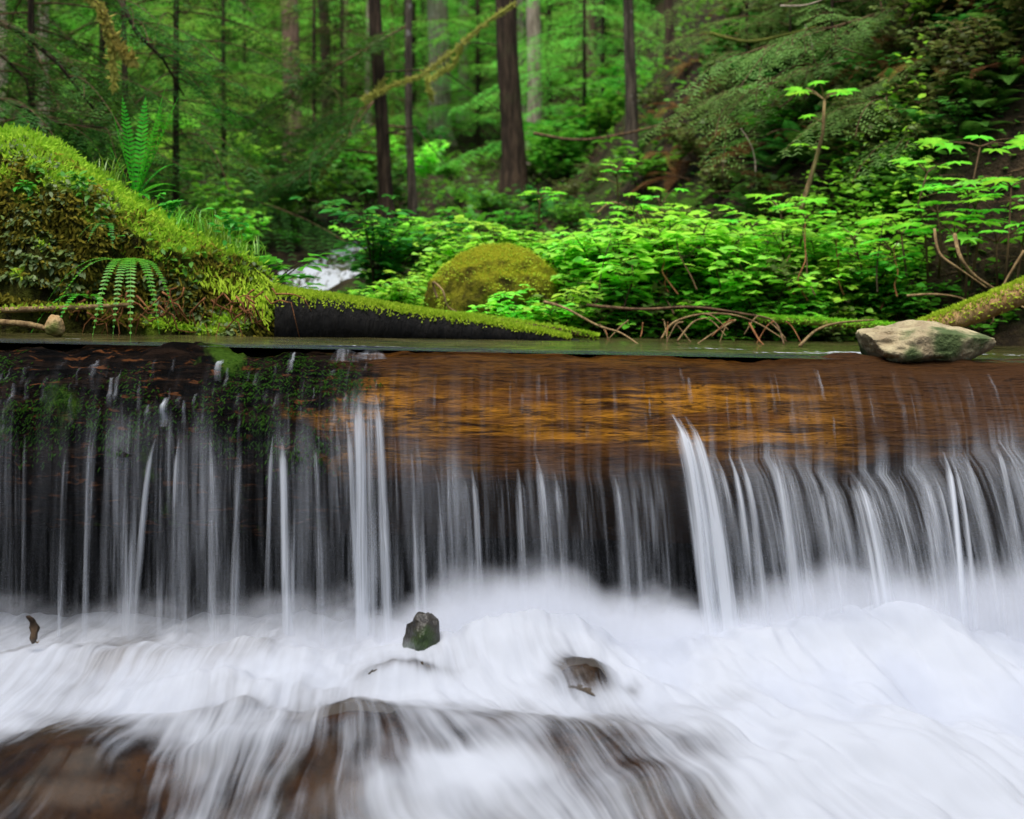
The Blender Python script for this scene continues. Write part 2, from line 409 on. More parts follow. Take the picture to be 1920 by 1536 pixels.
DEN_V = [.3, .06, .35, .1, .08, .2, .26, .04, .35, .6, .6, .35, .55, .45, .35, .05, .15, .5, .4, .45, .65, .6, .4, .35, .4, .42, .36, .42, .44, .4, .18, .16, .75, .8, .9, .8, .8, .75, .7]
FALLV_X = [-300, 300, 700, 800, 1000, 1250, 1400, 1700, 2000, 2300]
VYS = [.18, .18, .28, .30, .40, .55, .75, .85, .95, 1.0]     # speed towards the camera
VXS = [.0, .0, .05, .04, .08, .14, .26, .34, .38, .4]
POOL = -.90
W = {'co': [], 'f': [], 'op': [], 'fl': []}
def sheet(nx, x0, x1, off, seed, opk, dth=0.0, speed=1.0, film=True):
    """one layer of falling water: hugs the log, lets go of it and drops in an arc"""
    nf, nd = 16, 26
    b = len(W['co'])
    for i in range(nx):
        X = lerp(x0, x1, i/(nx-1)); px = px_of_x(X)
        thd = th_of_py(px, interp(px, PXD, PYD)+14*mnoise.noise(Vector((X*9, seed, 0)))+dth)
        den = interp(px, DEN_X, DEN_V)*(.95 if px < 650 else 1)*max(.15, .72+1.0*mnoise.noise(Vector((X*13, seed*3, 7))))
        vy = interp(px, FALLV_X, VYS)*speed*(1+.25*mnoise.noise(Vector((X*5, seed, 3)))); vx = interp(px, FALLV_X, VXS)
        r = LR+off+.004
        filmk = interp(px, [0, 560, 700, 1000, 1200, 1900], [.03, .03, .06, .07, .06, .09])
        for k in range(nf):
            th = lerp(-.3, thd, k/(nf-1))
            rr = max(r, log_r(X, th)+off)
            # no white on the glassy crest, a little grey where it runs down the face
            o_ = filmk*opk*min(1, max(0, (th-.4)/.7)) if film else 0.0
            o_ = max(o_, den*opk*.8*max(0, 1-(nf-1-k)*.5) if film else den*opk*max(0, 1-(nf-1-k)*.34))
            W['co'].append((X, LY-rr*math.sin(th), crest(X)-LR+rr*math.cos(th))); W['op'].append(o_)
            W['fl'].append((X, k/(nf-1)*.35, seed))
        p0 = W['co'][-1]; vz = .35
        vy0 = max(vy*math.cos(thd)+.08, vy*.5)
        drop = p0[2]-(POOL); T = (-vz+math.sqrt(vz*vz+2*9.81*drop))/9.81
        for k in range(1, nd):
            t_ = T*math.sqrt(k/(nd-1))*1.02
            s_ = k/(nd-1)
            W['co'].append((p0[0]+vx*t_*(1+.4*mnoise.noise(Vector((X*6, seed, 1)))), p0[1]-vy0*t_, p0[2]-vz*t_-4.905*t_*t_))
            fade = min(1, s_/.12)
            W['op'].append(den*opk*(.8+.2*fade)*(1-.15*s_)); W['fl'].append((X, .35+s_*.9, seed))
    n = nf+nd-1
    W['f'] += [(b+i*n+k, b+i*n+k+1, b+(i+1)*n+k+1, b+(i+1)*n+k) for i in range(nx-1) for k in range(n-1)]
sheet(520, -2.6, 2.6, .006, 1.0, .7)
sheet(420, -2.6, 2.6, .022, 5.0, .5, 8, 1.15, False)
def jet(px0, py0, px1, w0, w1, op, vy=None, seed=0, pyb=1200, Yb=None):
    """a thicker rope of water with a rounded cross-section"""
    th = th_of_py(px0, py0+(38 if px0 < 660 and py0 < 800 else 0)); nd, nc = 26, 7
    r = max(LR+.016, log_r((px0-960)*4.0/F, th)+.008)
    X0 = (px0-960)*(LY-r*math.sin(th))/F
    p0 = Vector((X0, LY-r*math.sin(th), crest(X0)-LR+r*math.cos(th)))
    vy = vy if vy is not None else interp(px0, FALLV_X, VYS)
    vz = .3; drop = p0.z-POOL; T = (-vz+math.sqrt(vz*vz+2*9.81*drop))/9.81
    Y1 = p0.y-vy*T; vx = ((px1-960)*Y1/F-X0)/T
    b = len(W['co']); wob = rnd.uniform(0, 50)
    for k in range(nd):
        s_ = k/(nd-1); t_ = T*math.sqrt(s_)
        c = Vector((p0.x+vx*t_, p0.y-vy*t_-.004, p0.z-vz*t_-4.905*t_*t_))
        w = lerp(w0, w1, s_**.8)*4/F*.5*(1+.22*mnoise.noise(Vector((s_*4, wob, 2))))*min(1, .3+s_*9)
        for m in range(nc):
            u = -1+2*m/(nc-1)
            W['co'].append((c.x+u*w, c.y-.5*w*(1-u*u), c.z+.02*(1-u*u)*min(1, s_*5)))
            W['op'].append(op*(1-abs(u)**2.2)*min(1, .25+s_*8)*(1-.25*s_)); W['fl'].append((X0+u*w, s_*.8, seed+wob))
    W['f'] += [(b+k*nc+m, b+k*nc+m+1, b+(k+1)*nc+m+1, b+(k+1)*nc+m) for k in range(nd-1) for m in range(nc-1)]
JETS = [  # top column, top row, foot column, width at top, at foot, opacity
 (33, 772, 38, 12, 20, .5), (48, 776, 44, 8, 12, .4), (128, 790, 112, 12, 14, .55), (182, 762, 160, 12, 18, .6), (170, 775, 158, 6, 12, .4),
 (228, 700, 226, 12, 16, .35), (256, 770, 240, 18, 26, .55), (292, 784, 252, 12, 16, .65), (318, 742, 325, 14, 24, .5), (337, 822, 322, 12, 34, .75), (305, 765, 300, 8, 16, .45),
 (370, 870, 345, 14, 16, .55), (395, 785, 408, 16, 42, .65), (412, 820, 425, 10, 20, .45), (452, 820, 438, 12, 20, .6), (512, 780, 500, 8, 14, .4), (528, 782, 540, 16, 28, 1.1), (552, 776, 548, 10, 16, .6), (505, 850, 503, 10, 18, .5),
 (572, 780, 578, 8, 14, .5), (588, 776, 604, 14, 20, .8), (618, 778, 640, 12, 18, .6), (632, 760, 640, 14, 20, .5), (650, 752, 668, 14, 28, .6),
 (672, 742, 680, 24, 40, 1.2), (705, 742, 728, 16, 30, 1.0), (690, 748, 700, 16, 22, .6), (738, 800, 752, 10, 18, .5), (766, 812, 788, 8, 20, .7), (782, 826, 800, 8, 20, .5),
 (812, 868, 838, 10, 22, .45), (840, 870, 850, 10, 14, .4), (862, 872, 885, 18, 34, .6), (885, 880, 905, 12, 20, .45), (938, 872, 950, 8, 12, .5), (970, 878, 990, 22, 34, .55), (1003, 850, 1040, 12, 36, .65),
 (1040, 885, 1065, 12, 22, .5), (1082, 880, 1105, 16, 30, .5), (1150, 888, 1180, 16, 22, .35), (1185, 885, 1210, 12, 26, .4), (1230, 880, 1260, 8, 14, .35),
 (1260, 778, 1338, 26, 54, 1.3), (1285, 782, 1376, 22, 52, 1.15), (1272, 786, 1352, 22, 48, 1.0), (1340, 852, 1400, 14, 36, .55), (1366, 850, 1420, 10, 26, .5), (1385, 855, 1440, 12, 30, .5), (1420, 832, 1470, 10, 20, .4), (1442, 830, 1500, 16, 50, .6),
 (1470, 870, 1530, 14, 50, .5), (1545, 890, 1580, 30, 70, .6), (1590, 880, 1665, 26, 80, .8), (1610, 890, 1690, 20, 60, .6), (1680, 884, 1725, 14, 40, .5), (1720, 870, 1780, 22, 50, .6), (1745, 882, 1810, 10, 24, .5),
 (1768, 848, 1812, 14, 24, .8), (1780, 855, 1840, 10, 22, .7), (1782, 810, 1885, 10, 40, .7), (1800, 850, 1890, 14, 40, .5), (1855, 815, 1930, 14, 44, .85), (1872, 830, 1960, 14, 40, .7), (1890, 850, 1985, 14, 50, .6), (1930, 860, 2030, 20, 50, .6), (1990, 850, 2100, 20, 50, .6),
 (-30, 780, -28, 14, 20, .5), (-70, 770, -66, 10, 20, .5),
 (540, 690, 545, 5, 8, .15), (400, 662, 402, 6, 10, .12),
]
for i, j_ in enumerate(JETS): jet(*j_[:5], j_[5]*(1.0 if j_[0] < 660 else 1.1), seed=i*3.7)
# short runs of white over the dark left part of the log
def run(px, py0, py1, w, op, seed):
    ta, tb = th_of_py(px, py0), th_of_py(px, py1); b = len(W['co']); n, nc = 10, 5
    for k in range(n):
        s_ = k/(n-1); th = lerp(ta, tb, s_)
        for m in range(nc):
            u = -1+2*m/(nc-1); X = (px-960)*4.05/F+u*w*4/F*.5*(.7+.5*s_); rr = log_r(X, th)+.01+.004*(1-u*u)
            W['co'].append((X, LY-rr*math.sin(th), crest(X)-LR+rr*math.cos(th)))
            W['op'].append(op*(1-u*u)*math.sin(math.pi*min(1, .12+s_*.85))); W['fl'].append((X, s_*.3, seed))
    W['f'] += [(b+k*nc+m, b+k*nc+m+1, b+(k+1)*nc+m+1, b+(k+1)*nc+m) for k in range(n-1) for m in range(nc-1)]
rr_ = random.Random(11)
for i in range(70):
    px = rr_.uniform(0, 720); py = rr_.uniform(665, 770)
    run(px, py, py+rr_.uniform(15, 55), rr_.uniform(4, 12), rr_.uniform(.05, .25), i*2.3)
for px, a_, b_, w, o_ in ((226, 700, 770, 16, .7), (215, 705, 760, 10, .5), (36, 718, 770, 12, .6), (320, 740, 800, 20, .8), (690, 655, 672, 60, .6), (640, 660, 676, 60, .5), (405, 664, 700, 14, .5), (545, 665, 700, 8, .5)):
    run(px, a_, b_, w, o_, px*1.1)
for i in range(60):
    px = rr_.uniform(730, 1900); py = rr_.uniform(690, 800)
    run(px, py, py+rr_.uniform(30, 80), rr_.uniform(4, 14), rr_.uniform(.06, .22), i*4.3+200)
o = np_mesh('waterfall', np.array(W['co']), W['f'], M['fall'], {'op': W['op']}, {'flow': W['fl']})
tag(o, kind='structure')

# ------------------------------------------------------------------ white water below the log
DPX = list(range(0, 1921, 120))
DPY = [1150, 1180, 1210, 1250, 1290, 1330, 1370, 1410, 1450, 1490, 1536]
DEN = np.array([
 [.55, .5, .5, .55, .55, .6, .65, .9, 1, .95, .85, .9, .9, .9, .95, 1, 1],
 [.5, .45, .45, .5, .5, .5, .55, .8, .85, .85, .85, .92, .97, 1, 1, 1, 1],
 [.55, .42, .4, .5, .56, .58, .64, .85, .82, .85, .88, .9, .94, .95, .95, .97, .97],
 [.64, .60, .50, .54, .66, .76, .76, .82, .84, .88, .92, .94, .95, .97, .97, .98, .98],
 [.70, .66, .64, .80, .88, .88, .62, .70, .9, .72, .95, 1, 1, 1, 1, 1, 1],
 [.74, .70, .74, .78, .78, .64, .78, .88, .72, .78, .95, 1, .97, 1, 1, 1, 1],
 [.78, .5, .62, .7, .62, .6, .8, .55, .58, .72, .72, .85, 1, 1, 1, 1, 1],
 [.40, .16, .34, .6, .62, .40, .3, .36, .5, .38, .44, .72, .98, 1, 1, 1, 1],
 [.12, .08, .25, .58, .58, .33, .2, .22, .5, .28, .32, .48, .9, .97, .92, .92, .97],
 [.06, .06, .18, .45, .45, .22, .12, .8, .68, .3, .25, .55, .86, .92, .92, .9, .92],
 [.03, .05, .14, .34, .36, .18, .5, .6, .4, .32, .4, .4, .72, .88, .88, .86, .86]])
def H0(Y): return interp(Y, [2.0, 2.5, 2.9, 3.3, 3.6, 3.8, 4.3], [-1.12, -1.0, -.925, -.86, -.825, -.835, -.86])
def foam_map(px, py):
    i = min(max(px/120, 0), 15.999); j0 = np.interp(py, DPY, range(11)); j0 = min(j0, 9.999)
    a, b = int(i), int(j0); u, v = i-a, j0-b; u = u*u*(3-2*u); v = v*v*(3-2*v)
    return float((DEN[b, a]*(1-u)+DEN[b, a+1]*u)*(1-v)+(DEN[b+1, a]*(1-u)+DEN[b+1, a+1]*u)*v)
def wp(px, py):       # point of the mean water surface seen at a photo pixel
    lo, hi = 2.0, 4.6
    for _ in range(40):
        m = (lo+hi)/2
        if HY-(H0(m)-CZ)*F/m > py: lo = m
        else: hi = m
    return ((px-960)*lo/F, lo)
# bumps where the stream runs over boulders: (column, row, half-width x, half-depth y, height)
BUMPS = []
def bump(px, py, wx, wy, h): x, y = wp(px, py); BUMPS.append((x, y, wx, wy, h))
bump(960, 1230, .19, .16, .10); bump(1060, 1240, .2, .2, .06); bump(850, 1245, .16, .16, .04)
bump(520, 1440, .26, .22, .10); bump(690, 1430, .13, .18, .06); bump(90, 1450, .24, .2, .08); bump(330, 1385, .2, .08, .04); bump(880, 1400, .20, .14, .06); bump(1010, 1450, .16, .14, .05); bump(1190, 1420, .2, .15, .05); bump(1240, 1525, .2, .08, .05)
bump(1080, 1310, .10, .10, .07); bump(745, 1300, .10, .09, .05); bump(1400, 1230, .2, .2, .06); bump(1600, 1220, .22, .2, .09); bump(1780, 1230, .2, .2, .08)
bump(1320, 1330, .3, .15, .04); bump(1650, 1420, .4, .2, .06); bump(330, 1250, .2, .14, .05); bump(120, 1250, .16, .12, .05); bump(560, 1250, .2, .14, .04); bump(820, 1520, .3, .14, .05)
bump(460, 1310, .45, .1, .04); bump(1450, 1480, .4, .15, .04)
HOLES = [(*wp(1090, 1312), .075, .075, .75), (*wp(1188, 1320), .025, .05, .4), (*wp(741, 1288), .05, .05, .55), (*wp(800, 1295), .05, .03, .35), (*wp(985, 1195), .05, .04, .5), (*wp(1640, 1350), .08, .1, .15), (*wp(1330, 1340), .12, .08, .25)]
# direction of flow dX/dY seen from above
SX_ = [-200, 0, 250, 420, 600, 760, 950, 1250, 1450, 1700, 2100]
SV = {1200: [-.05, -.05, 0, 0, 0, .05, .05, .1, .15, .2, .25], 1350: [-.3, -.3, -.25, -.2, .1, .3, .45, .5, .45, .4, .4], 1420: [-.5, -.45, -.3, -.12, .2, .4, .6, .6, .6, .7, .7], 1536: [-.3, -.25, -.2, -.08, .22, .4, .55, .6, .8, .9, .9]}
def flow_dir(px, py):
    rows = sorted(SV); vals = [np.interp(px, SX_, SV[k]) for k in rows]
    return float(np.interp(py, rows, vals))
nx, ny = 560, 330
XS = np.linspace(-2.3, 2.3, nx); YS = np.linspace(2.2, 4.25, ny)
# flow field on a coarse grid, then traced upstream to get (across, along) for every point
GX, GYg = 90, 70
gx = np.linspace(-2.6, 2.6, GX); gy = np.linspace(2.0, 4.4, GYg)
FD = np.zeros((GYg, GX))
for j, y in enumerate(gy):
    for i, x in enumerate(gx):
        px, py = proj(x, y, H0(y)); FD[j, i] = flow_dir(px, py)+.42*fbm(x*2.6, y*2.2, 5.5, 2)*min(1, max(0, (3.75-y)/.4))
def samp(x, y):
    i = np.clip((x-gx[0])/(gx[1]-gx[0]), 0, GX-1.001); j = np.clip((y-gy[0])/(gy[1]-gy[0]), 0, GYg-1.001)
    a = i.astype(int); b = j.astype(int); u = i-a; v = j-b
    return (FD[b, a]*(1-u)+FD[b, a+1]*u)*(1-v)+(FD[b+1, a]*(1-u)+FD[b+1, a+1]*u)*v
XX, YY = np.meshgrid(XS, YS)
tx, ty, ln = XX.copy(), YY.copy(), np.zeros_like(XX)
for _ in range(70):
    live = ty < 4.0
    d = samp(tx, ty); h = np.clip(4.0-ty, 0, .03)
    tx -= np.where(live, d*h, 0); ty += np.where(live, h, 0); ln += np.where(live, h*np.sqrt(1+d*d), 0)
co = np.zeros((ny*nx, 3)); den = np.zeros(ny*nx); flow = np.zeros((ny*nx, 3))
for j in range(ny):
    y = YS[j]; z0 = H0(y)
    for i in range(nx):
        x = XS[i]; k = j*nx+i; px, py = proj(x, y, z0)
        u, v = tx[j, i], ln[j, i]
        f_ = foam_map(px, max(py, 1150))
        z = z0
        for bx, by, wx, wy, h in BUMPS:
            dx, dy = (x-bx)/wx, (y-by)/wy
            if dx*dx+dy*dy < 5: z += h*math.exp(-dx*dx-dy*dy)
        z += (.022*fbm(u*6, v*2.2, 1.7, 3)+.010*fbm(u*18, v*4, 4.1, 3))*(.5+f_)+.018*fbm(x*5, y*5, 8, 3)*f_+.012*fbm(x*4, y*6, 2, 2)
        co[k] = (x, y, z); flow[k] = (u, v, 0)
        for rx, ry, rw, rh, ra in HOLES:
            e = ((x-rx)/rw)**2+((y-ry)/rh)**2
            if e < 5: f_ -= ra*math.exp(-e)
        f_ += (.26*fbm(u*5, v*1.8, 9.1, 3)+.16*fbm(x*9, y*9, 2.2, 3))*(1.2-f_)
        den[k] = f_
o = np_mesh('white_water', co, grid_faces(nx, ny), M['foam'], {'foam': den}, {'flow': flow})
tag(o, kind='structure')
FOAM_CO = co.reshape(ny, nx, 3)
def foam_z(x, y):
    i = int(np.clip((x+2.3)/4.6*(nx-1), 0, nx-1)); j = int(np.clip((y-2.2)/2.05*(ny-1), 0, ny-1)); return FOAM_CO[j, i, 2]

# ------------------------------------------------------------------ pool and cascade above the log
ys = np.concatenate([np.linspace(4.19, 4.36, 14, endpoint=False), np.linspace(4.36, 6.9, 96)]); xs = np.linspace(-3.6, 4.2, 240)
co = np.zeros((110*240, 3)); fm = np.zeros(110*240); cl = np.zeros(110*240)
FOAMSPOT = [(at(130, 640, 4.5), .06, .04), (at(960, 637, 6.3), .22, .05), (at(1330, 650, 4.9), .16, .10), (at(1520, 660, 4.6), .26, .12), (at(1590, 655, 4.8), .2, .10), (at(1890, 632, 6.4), .25, .12), (at(1900, 660, 4.9), .2, .08), (at(690, 660, 4.35), .25, .03)]
for j, y in enumerate(ys):
    for i, x in enumerate(xs):
        k = j*240+i
        z = crest(x)+.012+(y-4.24)*.004+.004*fbm(x*3, y*7, 3)
        if y < 4.30: z = crest(x)-LR+math.sqrt((LR+.012)**2-(y-LY)**2)
        f_ = 0
        for p, wx, wy in FOAMSPOT:
            d = ((x-p.x)/wx)**2+((y-p.y)/wy)**2
            if d < 6: f_ += math.exp(-d)*.5
        co[k] = (x, y, z); fm[k] = f_; cl[k] = min(1, max(0, (4.52+.12*fbm(x*2, y*3, 4)-y)/.25))
o = np_mesh('stream', co, grid_faces(240, 110), M['stream'], {'foam': fm, 'clear': cl}); tag(o, kind='structure')
ys = np.linspace(6.7, 12.2, 120); co = np.zeros((120*24, 3)); fm = np.zeros(120*24)
for j, y in enumerate(ys):
    cx = stream_cx(y); w = .42
    st_ = interp(y, [6.7, 7.3, 7.9, 8.1, 8.9, 9.1, 10.2, 10.4, 11.3, 12.2], [.0, .05, .17, .27, .33, .44, .52, .60, .72, .85])
    for i in range(24):
        u = -1+2*i/23; k = j*24+i
        co[k] = (cx+u*w, y, st_+.02*fbm(u*3, y*3, 2)+.012*fbm(u*9, y*6, 5)-.03*u*u)
        fm[k] = .62+.5*fbm(u*1.6, y*2.2, 6.6)-.25*abs(u)
o = np_mesh('cascade', co, grid_faces(24, 120), M['stream'], {'foam': fm}); tag(o, kind='structure')
# ------------------------------------------------------------------ rocks
def blob(mb, c, s, seed, amp=.18, sub=4, facet=0.0, rz=0.0, flat=None):
    import bmesh
    bm = bmesh.new(); bmesh.ops.create_icosphere(bm, subdivisions=sub, radius=1.0)
    rot = Matrix.Rotation(rz, 3, 'Z')
    for v in bm.verts:
        n = v.co.normalized()
        k = 1+amp*fbm(n.x*1.3+seed, n.y*1.3, n.z*1.3, 4)+amp*.35*fbm(n.x*5+seed, n.y*5, n.z*5, 3)
        q = n*k
        if facet:
            r2 = random.Random(int(seed*10))
            for _ in range(9):
                d = Vector((r2.gauss(0, 1), r2.gauss(0, 1), r2.gauss(0, 1))).normalized(); h = r2.uniform(.72, .95)
                e = q.dot(d)
                if e > h: q -= d*((e-h)*facet)
        q = rot @ Vector((q.x*s[0], q.y*s[1], q.z*s[2]))
        v.co = q+Vector(c)
    b = len(mb.v); bm.verts.ensure_lookup_table()
    mb.v.extend([tuple(v.co) for v in bm.verts]); mb.f.extend([tuple(x.index+b for x in f.verts) for f in bm.faces]); bm.free()
def settle(o, up, rough=.012):        # worn down to the water running over it
    for v in o.data.vertices:
        wx, wy = v.co.x+o.location.x, v.co.y+o.location.y; lim = foam_z(wx, wy)+up+rough*fbm(wx*9, wy*9, 3)-o.location.z
        if v.co.z > lim: v.co.z = lim
def rock_thing(name, loc, s, mat, label, cat='rock', group=None, seed=1, amp=.18, facet=.8, sub=4, rz=0):
    mb = MB(); blob(mb, (0, 0, 0), s, seed, amp, sub, facet, rz); o = mb.build(name, mat); o.location = loc
    return tag(o, label, cat, group)
p = at(1728, 646, 4.30)
rock_thing('flat_rock', p+Vector((0, .0, -.005)), (.245, .16, .078), M['rock_pale'], 'pale tan flat rock with green patches sitting on the log edge', seed=4.3, amp=.22, facet=.9, sub=5)
p = at(103, 612, 4.75)
rock_thing('small_stone', p, (.036, .035, .046), M['stone_tan'], 'small rounded tan stone at the water edge below the mossy log', 'stone', seed=2, rz=.4)
def on_foam(px, py, up):
    x, y = wp(px, py); return Vector((x, y, foam_z(x, y)+up))
p = on_foam(794, 1244, .022)
rock_thing('wet_rock', p, (.054, .055, .058), M['rock_dark'], 'dark wet angular rock sticking out of the foam', seed=7.7, amp=.3, facet=1.0, rz=.5)
p = on_foam(741, 1292, -.03)
rock_thing('wet_rock', p, (.085, .07, .05), M['rock_wet'], 'low grey brown rock half covered by foam in front of the angular rock', seed=3.1)
settle(bpy.data.objects['wet_rock.001'], -.004)
p = on_foam(1092, 1318, -.045)
rock_thing('wet_rock', p, (.085, .07, .06), M['rock_wet'], 'rounded brown rock breaking through the white foam', seed=5.5)
settle(bpy.data.objects['wet_rock.002'], -.005, .014)
p = at(975, 1200, 3.62)
rock_thing('wet_rock', p+Vector((0, 0, -.05)), (.15, .12, .16), M['rock_wet'], 'rock under the tall white splash at the foot of the falls', seed=8.8)
settle(bpy.data.objects['wet_rock.003'], -.008)
# boulders lying under the shallow running water
for px, py, sx, sy, sz, dz, lab in ((560, 1475, .42, .28, .16, -.05, 'broad brown boulder under water fanning over its top'), (90, 1480, .33, .28, .15, -.02, 'dark brown boulder under clear water at the lower left corner'),
        (930, 1430, .34, .22, .12, -.07, 'long brown boulder under the slanting white streaks'), (1190, 1440, .26, .18, .11, -.07, 'olive brown boulder under streaked water beside the white foam'),
        (330, 1380, .3, .14, .08, -.06, 'dark boulder under the thin curved edge of water'), (830, 1525, .22, .12, .08, -.05, 'dark flat boulder under the low wave at the bottom'),
        (1240, 1525, .24, .12, .08, -.06, 'dark brown boulder under foam at the bottom centre')):
    x, y = wp(px, py); z = foam_z(x, y)
    o = rock_thing('boulder', (x, y, z-sz*.72), (sx*1.1, sy*1.1, sz*1.15), M['rock_bed'], lab, 'boulder', seed=px*.01, amp=.12, facet=.3, sub=5)
    for v in o.data.vertices:        # worn smooth by the water: it stays a little under the surface
        wx, wy = v.co.x+x, v.co.y+y; lim = foam_z(wx, wy)-.02+.012*fbm(wx*7, wy*7, 3)-.006-(z-sz*.72)
        if v.co.z > lim: v.co.z = lim
# mossy boulder among the bushes
c = BOULDER = at(930, 556, 6.75)
root = empty('mossy_boulder', (c.x, c.y, 0), 'round boulder covered in yellow green moss among the bright bushes', 'boulder')
mb = MB(); blob(mb, (0, 0, c.z-.03), (.37, .30, .28), 33.7, .13, 5, 0)
bo = mb.build('stone', M['moss_rock'], root)
mb = MB(); r_ = random.Random(5)
me_ = bo.data
for i in range(8000):
    f = me_.polygons[r_.randrange(len(me_.polygons))]; n = f.normal
    if n.y > .6 or fbm(f.center.x*6, f.center.y*6, f.center.z*6, 3)+.45*n.z < .0: continue
    d = (n+Vector((r_.gauss(0, .5), r_.gauss(0, .5), r_.gauss(-.2, .5)))).normalized()
    mb.quad(f.center+Vector((r_.gauss(0, .006), r_.gauss(0, .006), 0)), d, d.orthogonal(), r_.uniform(.006, .017), .005)
mb.build('moss', M['moss_gold'], bo)

# dead leaf of bark caught in the spray
root = empty('bark_scrap', at(60, 1180, 3.55), 'small curled strip of dark bark hanging in the spray', 'bark scrap')
mb = MB(); n = 12; b = 0; vs = []
for i in range(n):
    s_ = i/(n-1); w = .013*math.sin(math.pi*(.12+.8*s_))**.7*(1+.2*math.sin(s_*17)); x = .022*(s_-.5)+.006*math.sin(s_*4); z = .062*(.5-s_)*1.2
    for k in range(6):
        a = 2*math.pi*k/6; vs.append((x+w*math.cos(a), .007*math.sin(a)+.008*math.sin(s_*5), z))
mb.add(vs, [(i*6+k, i*6+(k+1) % 6, (i+1)*6+(k+1) % 6, (i+1)*6+k) for i in range(n-1) for k in range(6)]+[tuple(range(5, -1, -1)), tuple((n-1)*6+k for k in range(6))])
mb.build('strip', M['bark_flake'] if 'bark_flake' in M else M['bark_dark'], root)
mb = MB(); mb.tube([(.010, -.002, -.034), (.018, -.006, -.036), (.022, -.006, -.030)], [.003, .002, .001], 5); mb.build('splinter', M['twig_pale'], root)

